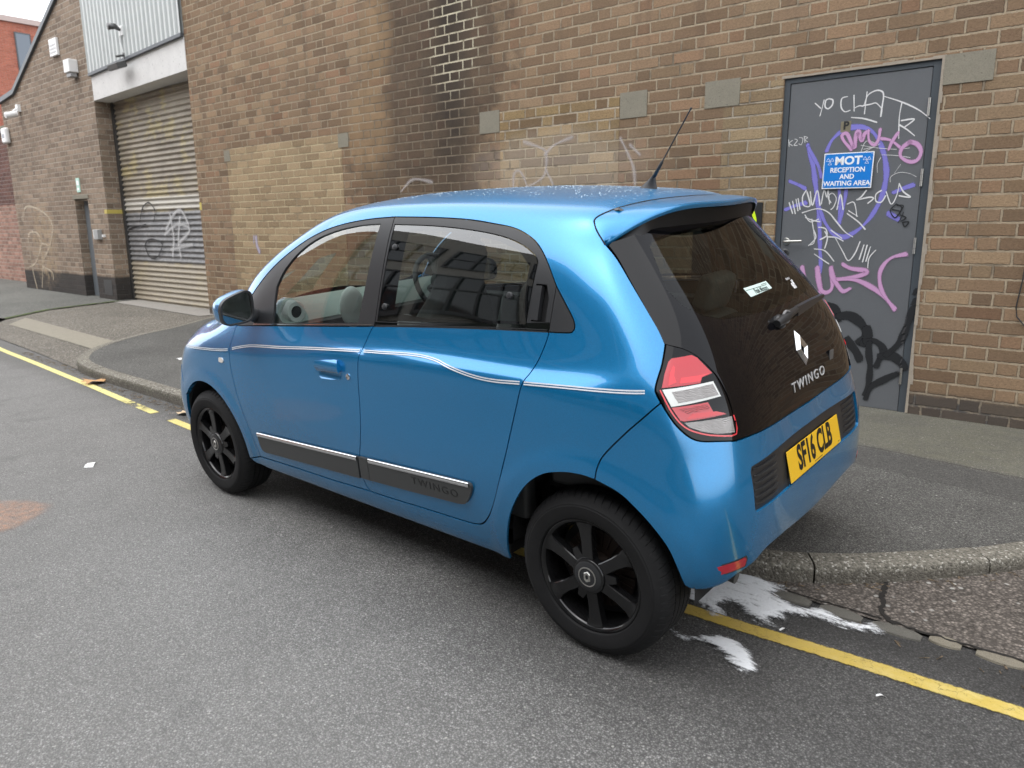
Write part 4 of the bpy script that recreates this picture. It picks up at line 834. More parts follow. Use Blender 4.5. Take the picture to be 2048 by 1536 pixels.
# ---- target points of the car's left half (x forward from the rear axle, y left, z up) ----
# rows r0..r9 climb the side from under the sill to the roof edge; then three points across to the middle
def car_stations():
    S=[]
    # nose corner
    S.append([(2.89,.62,.20),(2.92,.68,.26),(2.94,.705,.38),(2.94,.715,.50),(2.93,.71,.60),(2.92,.69,.69),(2.905,.67,.765),(2.875,.645,.82),(2.83,.62,.86),(2.77,.575,.895),(2.87,.40,.885),(2.95,.20,.88),(2.97,0,.88)])
    S.append([(2.72,.66,.20),(2.74,.73,.26),(2.76,.765,.38),(2.765,.778,.50),(2.755,.778,.62),(2.73,.770,.74),(2.71,.75,.83),(2.67,.715,.89),(2.63,.67,.94),(2.59,.60,.968),(2.61,.40,.975),(2.64,.20,.98),(2.65,0,.982)])
    S.append([(2.50,.69,.20),(2.50,.755,.26),(2.50,.785,.38),(2.50,.797,.52),(2.50,.798,.66),(2.49,.790,.79),(2.46,.77,.885),(2.42,.73,.945),(2.38,.67,.99),(2.35,.60,1.012),(2.37,.40,1.025),(2.40,.20,1.035),(2.41,0,1.038)])
    S.append([(2.15,.70,.20),(2.15,.765,.25),(2.15,.79,.38),(2.15,.805,.55),(2.15,.808,.72),(2.15,.795,.86),(2.14,.762,.965),(2.12,.718,1.07),(2.085,.672,1.18),(2.135,.61,1.213),(2.21,.40,1.205),(2.275,.20,1.21),(2.295,0,1.212)])
    S.append([(1.85,.70,.20),(1.85,.765,.25),(1.85,.79,.38),(1.85,.808,.58),(1.85,.81,.76),(1.85,.796,.90),(1.85,.752,1.01),(1.83,.702,1.17),(1.735,.635,1.358),(1.80,.565,1.405),(1.89,.40,1.405),(1.955,.20,1.415),(1.975,0,1.418)])
    S.append([(1.45,.70,.20),(1.45,.765,.25),(1.45,.793,.39),(1.45,.81,.60),(1.45,.81,.79),(1.45,.800,.925),(1.45,.765,1.005),(1.44,.692,1.25),(1.40,.615,1.463),(1.44,.545,1.522),(1.48,.40,1.540),(1.53,.20,1.552),(1.55,0,1.556)])
    S.append([(1.0,.70,.20),(1.0,.765,.25),(1.0,.795,.39),(1.0,.812,.60),(1.0,.812,.80),(1.0,.806,.946),(1.0,.768,1.010),(1.0,.692,1.27),(1.0,.604,1.495),(1.0,.53,1.548),(1.0,.40,1.570),(1.0,.20,1.584),(1.0,0,1.588)])
    S.append([(.62,.70,.20),(.62,.765,.25),(.62,.795,.39),(.62,.815,.60),(.62,.818,.80),(.62,.813,.957),(.62,.769,1.015),(.61,.694,1.275),(.60,.604,1.478),(.60,.53,1.539),(.60,.40,1.564),(.60,.20,1.579),(.60,0,1.583)])
    S.append([(.27,.70,.20),(.27,.765,.25),(.27,.80,.39),(.27,.823,.60),(.27,.825,.80),(.27,.819,.953),(.265,.773,1.017),(.25,.694,1.265),(.25,.614,1.428),(.25,.535,1.508),(.25,.40,1.541),(.25,.20,1.556),(.25,0,1.561)])
    S.append([(-.08,.70,.24),(-.08,.775,.30),(-.08,.812,.42),(-.08,.826,.60),(-.07,.822,.79),(-.055,.807,.950),(-.03,.762,1.028),(.03,.676,1.24),(.08,.601,1.375),(.11,.535,1.475),(.11,.40,1.518),(.11,.20,1.536),(.11,0,1.541)])
    # corner strip
    S.append([(-.34,.66,.31),(-.36,.72,.345),(-.37,.742,.45),(-.36,.745,.60),(-.318,.735,.755),(-.272,.735,.91),(-.205,.695,1.065),(-.105,.635,1.215),(-.005,.565,1.355),(.045,.505,1.445)])
    # rear strips (toward the middle), rows r0..r8; row r9 is the roof's rear edge
    S.append([(-.43,.46,.30),(-.462,.49,.35),(-.474,.50,.46),(-.464,.51,.62),(-.432,.51,.77),(-.400,.48,.91),(-.325,.46,1.065),(-.200,.44,1.225),(-.055,.41,1.385),(.02,.38,1.472)])
    S.append([(-.435,.2,.30),(-.467,.2,.35),(-.479,.2,.46),(-.468,.2,.62),(-.440,.2,.77),(-.414,.2,.91),(-.345,.2,1.068),(-.218,.2,1.232),(-.07,.19,1.398),(.01,.18,1.489)])
    S.append([(-.435,0,.30),(-.468,0,.35),(-.48,0,.46),(-.469,0,.62),(-.442,0,.77),(-.418,0,.91),(-.350,0,1.07),(-.222,0,1.235),(-.073,0,1.402),(.008,0,1.494)])
    return S
def car_cage():
    """vertices and quads of the whole cage (both halves)"""
    S=car_stations(); idx={}; V=[]; F=[]
    def vid(p,s):
        if abs(p[1])<1e-6: s=1
        k=(round(p[0],4),round(p[1]*s,4),round(p[2],4))
        if k not in idx: idx[k]=len(V); V.append(k)
        return idx[k]
    side=S[:11]; rear=S[11:]
    def quad(a,b,c,d,s):
        q=[vid(a,s),vid(b,s),vid(c,s),vid(d,s)]
        if s<0: q.reverse()
        if len(set(q))>=3: F.append(q)
    nose=[]  # front strips toward the middle
    for f,(dx,yk) in enumerate(((.10,.64),(.155,.32),(.17,0))):
        nose.append([(p[0]+dx*(1-.0*j),p[1]*yk,p[2]) for j,p in enumerate(side[0][:9])]+[side[0][10+f]])
    for s in (1,-1):
        for i in range(10):
            for j in range(9): quad(side[i][j],side[i][j+1],side[i+1][j+1],side[i+1][j],s)
        for i in range(9):
            for k in range(9,12): quad(side[i][k],side[i][k+1],side[i+1][k+1],side[i+1][k],s)
        # roof's last row to the rear strips' tops
        top=[side[10][9]]+[r[9] for r in rear]
        for k in range(3): quad(side[9][9+k],side[9][10+k],top[k+1],top[k],s)
        cols=[side[10]]+rear
        for c in range(3):
            for j in range(9): quad(cols[c][j],cols[c][j+1],cols[c+1][j+1],cols[c+1][j],s)
        cols=[side[0]]+nose
        for c in range(3):
            for j in range(9): quad(cols[c+1][j],cols[c+1][j+1],cols[c][j+1],cols[c][j],s)
    return V,F
def build_body_surface(levels=4):
    """smooth closed car skin through the target points; only used to shape the panels, never linked"""
    V,F=car_cage()
    me=bpy.data.meshes.new('cage'); me.from_pydata(V,[],F)
    ob=bpy.data.objects.new('cage',me); bpy.context.scene.collection.objects.link(ob)
    md=ob.modifiers.new('s','SUBSURF'); md.levels=1; md.use_limit_surface=True
    tgt=np.array(V); cur=tgt.copy(); n=len(V)
    for it in range(6):
        me.vertices.foreach_set('co',cur.ravel()); me.update()
        ev=ob.evaluated_get(bpy.context.evaluated_depsgraph_get()); m=ev.to_mesh()
        co=np.zeros(len(m.vertices)*3); m.vertices.foreach_get('co',co); ev.to_mesh_clear()
        cur=cur+(tgt-co.reshape(-1,3)[:n])*.9
    me.vertices.foreach_set('co',cur.ravel()); me.update(); md.levels=levels
    bpy.context.view_layer.update()
    ev=ob.evaluated_get(bpy.context.evaluated_depsgraph_get()); m=ev.to_mesh()
    nv=len(m.vertices); co=np.zeros(nv*3); m.vertices.foreach_get('co',co); co=co.reshape(-1,3)
    polys=[tuple(p.vertices) for p in m.polygons]
    no=np.zeros(nv*3); m.vertices.foreach_get('normal',no); no=no.reshape(-1,3)
    ev.to_mesh_clear(); bpy.data.objects.remove(ob); bpy.data.meshes.remove(me)
    return co,polys,no

# ================================================================== CAR
PHI=R(3.4766)
car=empty('parked_car'); tag(car,'blue five door hatchback with black alloys parked half on the kerb','car')
car.matrix_world=Matrix.Translation((0,.73,0))@Matrix.Rotation(-PHI,4,'X')@Matrix.Translation((0,-.73,0))
_co,_po,_no=build_body_surface(5)
_i=int(np.argmin(np.abs(_co-np.array((.9,.81,.6))).sum(1)))
if _no[_i][1]<0: _no=-_no        # normals point outward
BVH=BVHTree.FromPolygons([tuple(v) for v in _co],_po)
def hit(o,d):
    loc,n,i,dist=BVH.ray_cast(Vector(o),Vector(d))
    if loc is None: return None
    vs_=_po[i]; w=poly_3d_calc([Vector(_co[k]) for k in vs_],loc); nn=Vector((0,0,0))
    for k,a in zip(vs_,w): nn+=Vector(_no[k])*a
    nn.normalize()
    if nn.dot(Vector(d))>0: nn=-nn
    return loc,nn
def near(p):
    loc,n,i,dist=BVH.find_nearest(Vector(p)); vs_=_po[i]; w=poly_3d_calc([Vector(_co[k]) for k in vs_],loc); nn=Vector((0,0,0))
    for k,a in zip(vs_,w): nn+=Vector(_no[k])*a
    nn.normalize(); return loc,nn
# the tailgate is one large pane: a smooth polynomial fitted to the skin, so that it mirrors the street without ripples
def _basis(y,z):
    u=(y/.6)**2; v=(z-1.1)/.35
    return np.stack([u**i*v**j for i,j in ((0,0),(0,1),(0,2),(0,3),(0,4),(1,0),(1,1),(1,2),(2,0),(2,1),(2,2),(3,0),(3,1))],-1)
_Y,_Z,_X=[],[],[]
for z_ in np.linspace(.80,1.43,36):
    for y_ in np.linspace(0,.60-.06*abs(z_-1.1)/.3,19):
        h_=hit((-3,y_,z_),(1,0,0)); _Y.append(y_);_Z.append(z_);_X.append(h_[0].x)
_C=np.linalg.lstsq(_basis(np.array(_Y),np.array(_Z)),np.array(_X),rcond=None)[0]
print('tailgate fit',np.abs(_basis(np.array(_Y),np.array(_Z))@_C-np.array(_X)).max())
def rear_hit(y,z):
    f=lambda a,b:float(_basis(np.array(a),np.array(b))@_C)
    e=1e-3; n=Vector((-1,(f(y+e,z)-f(y-e,z))/(2*e),(f(y,z+e)-f(y,z-e))/(2*e))).normalized()
    return Vector((f(y,z),y,z)),n
AXZ=1.05
def side_ray(x,s):
    t=s/.8; d=Vector((0,math.cos(t),math.sin(t))); return hit(Vector((x,0,AXZ))+d*3,-d)
def rcyl_ray(s,z):
    t=s/.75; d=Vector((-math.cos(t),math.sin(t),0)); return hit(Vector((.35,0,z))+d*3,-d)
def fcyl_ray(s,z):
    t=s/.75; d=Vector((math.cos(t),math.sin(t),0)); return hit(Vector((2.3,0,z))+d*3,-d)
DOM={'side':(side_ray,lambda p:(p[0],.8*math.atan2(p[2]-AXZ,p[1])),(1,.8*math.pi/2)),
     'rcyl':(rcyl_ray,lambda p:(.75*math.atan2(p[1],.35-p[0]),p[2]),(0,0.)),
     'fcyl':(fcyl_ray,lambda p:(.75*math.atan2(p[1],p[0]-2.3),p[2]),(0,0.)),
     'rear':(rear_hit,lambda p:(p[1],p[2]),(0,0.)),
     'top':(lambda x,y:hit((x,y,4),(0,0,-1)),lambda p:(p[0],p[1]),(1,0.))}
def L3(kind,pts,n=5):
    """smooth curve given in a view (s: x,z from the left; t: x,y from above; r: y,z from behind; p: near 3D points) laid on the skin"""
    if kind=='p': return [near(q)[0] for q in (catmull(pts,n) if len(pts)>2 and n>1 else [Vector(p) for p in pts])]
    P=catmull([(a,b,0) for a,b in pts],n) if (len(pts)>2 and n>1) else [Vector((a,b,0)) for a,b in pts]
    out=[]
    for q in resample(P,.03):
        h={'s':lambda:hit((q.x,3,q.y),(0,-1,0)),'t':lambda:hit((q.x,q.y,4),(0,0,-1)),'r':lambda:hit((-3,q.x,q.y),(1,0,0)),'f':lambda:hit((6,q.x,q.y),(-1,0,0))}[kind]()
        if h: out.append(h[0])
    return out
def panel(name,outline,mat,dom='side',holes=(),gap=.0022,off=0.,flange=.014,h=.03,parent=car,half=False,mirror=False,hole_gap=None,bulge=None,arch=False):
    ray,to2,(sa,sv)=DOM[dom]
    def prep(P,d,ccw=True):
        Q=clean_poly([to2(p) for p in P],1e-3)
        if area2(Q)<0: Q=Q[::-1]
        Q=resample([Vector((q.x,q.y,0)) for q in Q],.022,True); Q=[Vector((q.x,q.y)) for q in Q]
        on=[half and abs(q[sa]-sv)<2e-3 for q in Q]
        Q2=inset(Q,d)
        for q,o in zip(Q2,on):
            if o: q[sa]=sv
        return clean_poly(Q2,5e-4)
    O=prep(outline,gap); H=[prep(x,-(gap if hole_gap is None else hole_gap)) for x in holes]
    P,T=triangulate(O,H,h)
    V=[];N=[];bad=set()
    for i,(a,b) in enumerate(P):
        r=ray(a,b)
        if r is None: bad.add(i); V.append(Vector((0,0,0)));N.append(Vector((0,0,1)));continue
        p,n=r
        if half and abs((a,b)[sa]-sv)<1e-4: p.y=0; n.y=0; n.normalize()
        if arch:
            for cx,cz_,r0 in ((.005,.325,.415),(2.49,.318,.395)):
                dx,dz_=p.x-cx,p.z-cz_; rr0=math.hypot(dx,dz_)
                if rr0<r0+.04 and p.y>.5:
                    t=clamp((r0+.035-rr0)/.065); p=p+n*.007*(t*t*(3-2*t)); g=.007*6*t*(1-t)/.065; rd_=Vector((dx,0,dz_))/rr0; n=(n+rd_*g).normalized()
        if bulge:
            bc,bh,ba,*nb=bulge; nb=nb[0] if nb else ba; t=max(-.96,min(.96,(b-bc)/bh)); g=math.sqrt(1-t*t); p=p+n*ba*g; up=(Vector((0,0,1))-n*n.z).normalized(); n=(n+up*(t/g)*nb/bh).normalized()
        V.append(p+n*off); N.append(n)
    T=[tuple(int(i) for i in t) for t in T if not any(int(i) in bad for i in t)]
    a,b,c=T[len(T)//2]
    F=[t if (V[t[1]]-V[t[0]]).cross(V[t[2]]-V[t[0]]).dot(N[t[0]])>0 else (t[0],t[2],t[1]) for t in T]
    if flange:
        for a,b in boundary_edges(F):
            if half and abs(V[a].y)<1e-4 and abs(V[b].y)<1e-4: continue
            e=V[b]-V[a]
            if e.length<1e-6: continue
            on=e.cross((N[a]+N[b])*.5).normalized(); o=len(V)
            V+= [V[a].copy(),V[b].copy(),V[a]-N[a]*flange,V[b]-N[b]*flange]; N+=[on]*4; F.append((o+1,o,o+2,o+3))
    objs=[]
    mv=[Vector((v.x,-v.y,v.z)) for v in V]; mn=[Vector((v.x,-v.y,v.z)) for v in N]; mf=[tuple(reversed(f)) for f in F]
    if half:
        o=len(V); return mesh_with_normals(name,V+mv,F+[tuple(i+o for i in f) for f in mf],N+mn,mat,parent)
    pl,pr_=(parent if isinstance(parent,tuple) else (parent,parent))
    L=mesh_with_normals(name,V,F,N,mat,pl)
    if mirror: return L,mesh_with_normals(name,mv,mf,mn,mat,pr_)
    return L
def strip(name,curve,bands,mat,parent=car,off=.0022,mirror=False,n=5):
    """narrow stripes lying on the skin along a curve"""
    C=curve; V=[];F=[];N=[]
    for lo,hi in bands:
        o=len(V)
        for i,p in enumerate(C):
            q,nn=near(p); t=(C[min(i+1,len(C)-1)]-C[max(i-1,0)]).normalized(); d=nn.cross(t).normalized()
            if d.z<0: d=-d
            for k in (lo,hi): V.append(q+d*k+nn*off); N.append(nn)
        for i in range(len(C)-1): F.append((o+2*i,o+2*i+1,o+2*i+3,o+2*i+2))
    F=[f if (V[f[1]]-V[f[0]]).cross(V[f[2]]-V[f[0]]).dot(N[f[0]])>0 else tuple(reversed(f)) for f in F]
    pl,pr_=(parent if isinstance(parent,tuple) else (parent,parent))
    L=mesh_with_normals(name,V,F,N,mat,pl)
    if mirror: mesh_with_normals(name,[Vector((v.x,-v.y,v.z)) for v in V],[tuple(reversed(f)) for f in F],[Vector((v.x,-v.y,v.z)) for v in N],mat,pr_)
    return L
def bead(name,C,mat,parents,r=.0125,off=.0095):
    V=[];F=[];N=[]; A=[R(a) for a in (-70,-45,-15,15,40,65,85,100)]; m=len(A)
    for i,p in enumerate(C):
        q,nn=near(p); t=(C[min(i+1,len(C)-1)]-C[max(i-1,0)]).normalized(); d=nn.cross(t).normalized()
        if d.z<0: d=-d
        for a in A: k=nn*math.cos(a)*.45+d*math.sin(a); V.append(q+nn*off+nn*(r*.45*math.cos(a))+d*(r*math.sin(a))); N.append((nn*math.cos(a)+d*math.sin(a)*.75).normalized())
    for i in range(len(C)-1):
        for k in range(m-1): F.append((i*m+k,i*m+k+1,(i+1)*m+k+1,(i+1)*m+k))
    F=[f if (V[f[1]]-V[f[0]]).cross(V[f[2]]-V[f[0]]).dot(N[f[0]])>0 else tuple(reversed(f)) for f in F]
    mesh_with_normals(name,V,F,N,mat,parents[0]); mesh_with_normals(name,[Vector((v.x,-v.y,v.z)) for v in V],[tuple(reversed(f)) for f in F],[Vector((v.x,-v.y,v.z)) for v in N],mat,parents[1])
def wrap_text(body,size,mat,name,parent,center,view,off=.001,sx=1.,bold=0.,spacing=1.,extrude=.0012,shear=0.,width=None):
    o=text_mesh(body,size,mat,name,parent,Matrix(),sx=sx,bold=bold,spacing=spacing,extrude=extrude,shear=shear)
    if width:
        xs=[v.co.x for v in o.data.vertices]; k=width/(max(xs)-min(xs)); m0=(max(xs)+min(xs))/2
        for v in o.data.vertices: v.co.x=(v.co.x-m0)*k
    for v in o.data.vertices:
        a,b,c=v.co
        if view=='r': p,n=rear_hit(center[0]-a,center[1]+b)
        else: p,n=hit((center[0]-a,3,center[1]+b),(0,-1,0))
        v.co=p+n*(off+c+extrude)
    return o
# --- materials
def paint_mat():
    b=NB('metallic blue paint',metal=.62,rough=.22,coat=1.,coat_rough=.025); b.b.inputs['Coat IOR'].default_value=1.52; p=b.co(); n=b.noise(5,5,.7,vec=p); fl=b.n('TexVoronoi',{'Scale':900.,'Vector':p},1); f,_,_=b.sep(fl)
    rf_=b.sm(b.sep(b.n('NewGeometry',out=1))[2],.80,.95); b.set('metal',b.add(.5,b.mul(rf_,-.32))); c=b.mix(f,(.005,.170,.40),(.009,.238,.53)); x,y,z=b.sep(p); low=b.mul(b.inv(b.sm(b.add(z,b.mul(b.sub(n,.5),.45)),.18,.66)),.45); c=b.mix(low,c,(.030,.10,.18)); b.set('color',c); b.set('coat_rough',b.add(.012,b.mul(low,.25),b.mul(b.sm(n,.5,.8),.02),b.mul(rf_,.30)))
    bf=b.n('NewGeometry',out=6); li=b.n('BsdfDiffuse',{0:(.10,.105,.10,1)}); mx=b.n('MixShader',{0:bf}).node; b.nt.links.new(b.b.outputs[0],mx.inputs[1]); b.nt.links.new(li,mx.inputs[2]); b.nt.links.new(mx.outputs[0],b.out.inputs[0]); return b.mat   # inside of the panels: grey lining
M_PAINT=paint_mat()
M_GLOSSB=simple('gloss black',(.004,.004,.005),.03,spec=.34)
M_TRIM=simple('satin black trim',(.022,.023,.025),.38); M_MATB=simple('dark liner',(.008,.008,.009),.9); M_CHROME=simple('chrome',(.75,.76,.77),.12,1.)
M_MOULD=simple('anthracite moulding',(.050,.052,.052),.45)
def glass_mat(name,tint,reflect=1.):
    b=NB(name); nt=b.nt; tr=b.n('BsdfTransparent',{0:tint+(1,)}); gl=b.n('BsdfGlossy',{0:(1,1,1,1),1:.012}); fr=b.n('Fresnel',{0:1.52})
    bf=b.n('NewGeometry',out=6); f=b.mul(b.m('MINIMUM',b.mul(fr,1.45*reflect),1.),b.inv(bf)); mx=b.n('MixShader',{0:f}); nd=mx.node
    nt.links.new(tr,nd.inputs[1]); nt.links.new(gl,nd.inputs[2]); nt.links.new(mx,b.out.inputs[0]); return b.mat
M_GLASS=glass_mat('side window glass',(.66,.72,.70),1.5); M_TINT=glass_mat('tinted rear glass',(.36,.40,.39),1.7); M_TAILG=glass_mat('tailgate glass',(.34,.37,.34),.55)
M_RLENS=NB('red lamp lens',color=(.62,.012,.022),rough=.16,coat=1.,coat_rough=.02).mat
def lens_rib(name,c,sc,dark=.5):
    b=NB(name,rough=.12,coat=1.,coat_rough=.02); x,y,z=b.sep(b.co()); n=b.noise(26,2,.5); wv=b.m('SINE',b.mul(b.add(z,b.mul(n,.02)),sc)); t=b.add(1-dark*.5,b.mul(wv,dark*.4),b.mul(b.sub(n,.5),dark)); b.set('color',b.mix(1.,c,b.comb(t,t,t),'MULTIPLY')); b.set('normal',b.bump(wv,.002,.5)); return b.mat
M_WLENS=lens_rib('clear lamp lens',(.42,.40,.39),1700.,.45); M_RLENS2=lens_rib('ribbed red lens',(.50,.02,.03),1500.,.5); M_RSOFT=simple('deep red lens',(.52,.022,.034),.2,coat=1.,coat_rough=.02); M_REDLINE=simple('bright red lens edge',(.75,.03,.045),.2,coat=1.)
M_WLINE=simple('white pinstripe',(.60,.63,.66),.35); M_PLATE=simple('yellow number plate',(.83,.50,.020),.35); M_INK=simple('plate ink',(.006,.006,.006),.4)
M_RUB=None
def rubber_mat():
    b=NB('tyre rubber',rough=.75,spec=.3); n=b.noise(14,5,.7); t=b.add(.6,b.mul(n,.9)); b.set('color',b.mix(1.,(.009,.009,.0095),b.comb(t,t,t),'MULTIPLY')); x,y,z=b.sep(b.co()); an=b.m('ARCTAN2',z,x); sp_=b.m('ABSOLUTE',b.m('SINE',b.mul(b.add(an,b.mul(y,1.2)),34.))); zone=b.mul(b.sm(y,-.012,-.018),b.sm(b.m('ABSOLUTE',b.add(y,.10)),.095,.08)); gv=b.mul(b.inv(b.sm(sp_,.05,.16)),zone); b.set('normal',b.bump(b.add(b.mul(b.noise(220,2),.2),b.inv(gv)),.003,1.)); return b.mat
M_RUB=rubber_mat(); M_ALLOY=simple('gloss black alloy',(.007,.007,.0075),.13); M_RUST=grimy('rusty brake disc',(.035,.024,.019),.6,.7,.5,40)
M_INT=simple('dark cabin plastic',(.035,.037,.037),.6); M_INTL=simple('grey green cabin trim',(.27,.32,.30),.4); M_SEAT=grimy('grey seat cloth',(.19,.20,.195),.9,.3,scale=40); M_SEATL=grimy('light grey seat bolster',(.34,.35,.345),.85,.2,scale=40); M_INTW=simple('white cabin trim',(.74,.76,.74),.4)
# --- shared lines
fd=L3('s',[(2.150,.982),(2.160,.93),(2.176,.885),(2.181,.855),(2.178,.812),(2.168,.756),(2.155,.695),(2.138,.618),(2.109,.525),(2.072,.41),(2.041,.312)])
dd=L3('s',[(1.066,1.068),(1.078,1.05),(1.094,1.016),(1.107,.977),(1.116,.931),(1.122,.878),(1.126,.823),(1.128,.741),(1.136,.656),(1.155,.566),(1.176,.50),(1.185,.44),(1.181,.397),(1.168,.359),(1.147,.336)])
rr_=L3('s',[(.172,1.118),(.1725,1.105),(.178,1.08),(.193,1.03),(.212,.988),(.230,.947),(.250,.878),(.278,.793),(.312,.69),(.355,.576),(.390,.492),(.419,.436),(.445,.398),(.477,.367),(.520,.354),(.581,.350),(.781,.345),(1.025,.337),(1.147,.336)])
fb=L3('s',[(1.147,.336),(1.295,.330),(1.451,.324),(1.71,.320),(1.87,.316),(2.041,.312)])
beltF=L3('s',[(2.150,.982),(1.962,.997),(1.503,1.032),(1.066,1.066)]); beltR=L3('s',[(1.066,1.066),(.801,1.085),(.436,1.107),(.172,1.118)])
trimF=L3('s',[(2.150,.982),(2.118,1.05),(2.064,1.132),(1.951,1.236),(1.819,1.321),(1.662,1.395),(1.514,1.442),(1.363,1.471),(1.201,1.488),(1.049,1.495)])
trimR=L3('s',[(1.049,1.495),(.821,1.490),(.634,1.480),(.499,1.464),(.405,1.449),(.334,1.425),(.280,1.394),(.230,1.344),(.172,1.264)])
trimQ=L3('s',[(.172,1.264),(.124,1.209),(.087,1.165),(.076,1.142),(.079,1.128),(.097,1.121),(.172,1.118)])
postF=L3('s',[(1.049,1.495),(1.048,1.465),(1.051,1.435),(1.062,1.10),(1.066,1.066)],1)
archR=L3('s',[(.362,.248),(.358,.30),(.346,.363),(.319,.446),(.270,.533),(.211,.604),(.141,.654),(.063,.679),(-.009,.687),(-.066,.682)])
archR2=L3('s',[(-.066,.682),(-.145,.655),(-.205,.610),(-.255,.559),(-.298,.497),(-.322,.430),(-.337,.368)])
archF=[]; 
archF=L3('s',[(2.49+.343*math.cos(R(a)),.318+.338*math.sin(R(a))) for a in range(186,38,-8)],1)
bgap=L3('s',[(-.066,.682),(-.075,.728),(-.095,.768),(-.163,.846),(-.21,.895),(-.249,.940)])
lampL=L3('p',[(-.212,.650,1.098),(-.218,.667,1.077),(-.225,.695,1.041),(-.226,.720,1.008),(-.227,.736,.982),(-.232,.740,.965),(-.249,.741,.940)])
lampL2=L3('p',[(-.249,.741,.940),(-.264,.738,.915),(-.286,.729,.879),(-.306,.717,.853),(-.327,.698,.829),(-.348,.673,.816),(-.373,.630,.808),(-.413,.562,.797)])
lampR=L3('p',[(-.413,.562,.797),(-.403,.553,.841),(-.391,.551,.881),(-.374,.550,.924),(-.358,.552,.957),(-.340,.557,.989),(-.320,.567,1.016),(-.297,.579,1.043),(-.277,.592,1.063),(-.253,.612,1.080),(-.232,.633,1.090),(-.212,.650,1.098)])
hatL=L3('p',[(-.212,.650,1.098),(-.185,.639,1.136),(-.148,.629,1.180),(-.071,.606,1.267),(.002,.582,1.346),(.049,.576,1.390)])
spL=L3('p',[(.049,.576,1.390),(.066,.571,1.409),(.086,.565,1.431),(.103,.555,1.454),(.111,.538,1.473)])
seam=L3('p',[(.111,.538,1.473),(.092,.474,1.494),(.077,.368,1.509),(.067,.209,1.520),(.060,.1,1.523),(.059,0,1.524)])
hatB=L3('r',[(.562,.797),(.49,.797),(.378,.794),(.2,.790),(0,.787)])
wsT=L3('t',[(1.60,0),(1.585,.2),(1.545,.36),(1.47,.485),(1.44,.515)]); wsS=L3('t',[(1.44,.515),(1.55,.528),(1.70,.545),(1.85,.565),(2.0,.585),(2.14,.607),(2.26,.63)])
wsB=L3('t',[(2.26,.63),(2.33,.55),(2.385,.40),(2.415,.2),(2.425,0)])
jn=L3('p',[(2.150,.735,.982),(2.20,.70,1.02),(2.26,.63,1.105)])
# --- bodywork
silb=L3('s',[(2.142,.285),(2.10,.262),(2.0,.250),(1.2,.247),(.5,.247),(.362,.248)],1)
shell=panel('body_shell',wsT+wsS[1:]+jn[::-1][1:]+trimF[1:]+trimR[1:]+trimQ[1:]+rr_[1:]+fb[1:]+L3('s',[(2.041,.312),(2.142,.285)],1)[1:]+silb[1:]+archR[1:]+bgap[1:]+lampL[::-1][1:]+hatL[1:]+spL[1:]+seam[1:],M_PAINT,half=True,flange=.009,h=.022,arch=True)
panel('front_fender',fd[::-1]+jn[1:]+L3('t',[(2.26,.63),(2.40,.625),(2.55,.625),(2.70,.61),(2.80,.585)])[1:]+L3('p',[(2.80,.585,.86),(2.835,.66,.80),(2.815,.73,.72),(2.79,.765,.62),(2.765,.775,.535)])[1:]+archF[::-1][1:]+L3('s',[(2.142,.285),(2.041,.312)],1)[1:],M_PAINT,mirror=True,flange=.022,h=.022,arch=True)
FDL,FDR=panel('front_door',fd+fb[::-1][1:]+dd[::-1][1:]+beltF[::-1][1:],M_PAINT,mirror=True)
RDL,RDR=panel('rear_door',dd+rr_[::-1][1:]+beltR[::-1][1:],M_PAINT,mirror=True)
# window frames, glass and black trim
fgl=L3('s',[(1.824,1.022),(1.833,1.10),(1.835,1.185)],1)+L3('s',[(1.835,1.185),(1.79,1.262),(1.696,1.342),(1.568,1.403),(1.416,1.441),(1.258,1.462),(1.127,1.468)])[1:]+L3('s',[(1.127,1.468),(1.173,1.075),(1.824,1.022)],1)[1:]
fout=beltF[::-1]+trimF[1:]+postF[1:]
panel('window_frame',fout,M_TRIM,holes=[fgl],mirror=True,parent=(FDL,FDR),off=-.002)
panel('window_glass',fgl,M_GLASS,mirror=True,parent=(FDL,FDR),off=-.008,flange=0,gap=-.004)
rgl=L3('s',[(.273,1.134),(.265,1.338)],1)+L3('s',[(.265,1.338),(.286,1.362),(.354,1.396),(.459,1.424),(.619,1.445),(.809,1.459),(1.034,1.466)])[1:]+L3('s',[(1.034,1.466),(1.050,1.09),(.755,1.105),(.493,1.122),(.273,1.134)],1)[1:]
rout=beltR[::-1]+L3('s',[(.172,1.118),(.172,1.264)],1)[1:]+trimR[::-1][1:]+postF[1:]
hrec=L3('s',[(.252,1.150),(.252,1.268),(.212,1.266),(.196,1.225),(.196,1.150)],1)
panel('window_frame',rout[:-1],M_TRIM,holes=[rgl,hrec],mirror=True,parent=(RDL,RDR),off=-.002)
panel('handle_recess',hrec,M_MATB,mirror=True,parent=(RDL,RDR),off=-.022,flange=0,gap=-.004)
panel('door_handle',L3('s',[(.254,1.152),(.256,1.264),(.226,1.263),(.224,1.152)],1),M_TRIM,mirror=True,parent=(RDL,RDR),off=.003,flange=.02,gap=0)
frit=L3('s',[(.300,1.145),(.300,1.325),(.36,1.375),(.46,1.405),(.62,1.428),(.80,1.443),(.935,1.449),(.945,1.40),(.955,1.13),(.75,1.122),(.49,1.138)],1)
panel('window_glass',rgl,M_TINT,mirror=True,parent=(RDL,RDR),off=-.003,flange=.004,gap=.002)
panel('window_border',rgl,M_GLOSSB,holes=[frit],mirror=True,parent=(RDL,RDR),off=-.0055,flange=0,gap=.002)
panel('quarter_trim',trimQ+L3('s',[(.172,1.118),(.172,1.264)],1)[1:],M_TRIM,mirror=True,off=.0015)
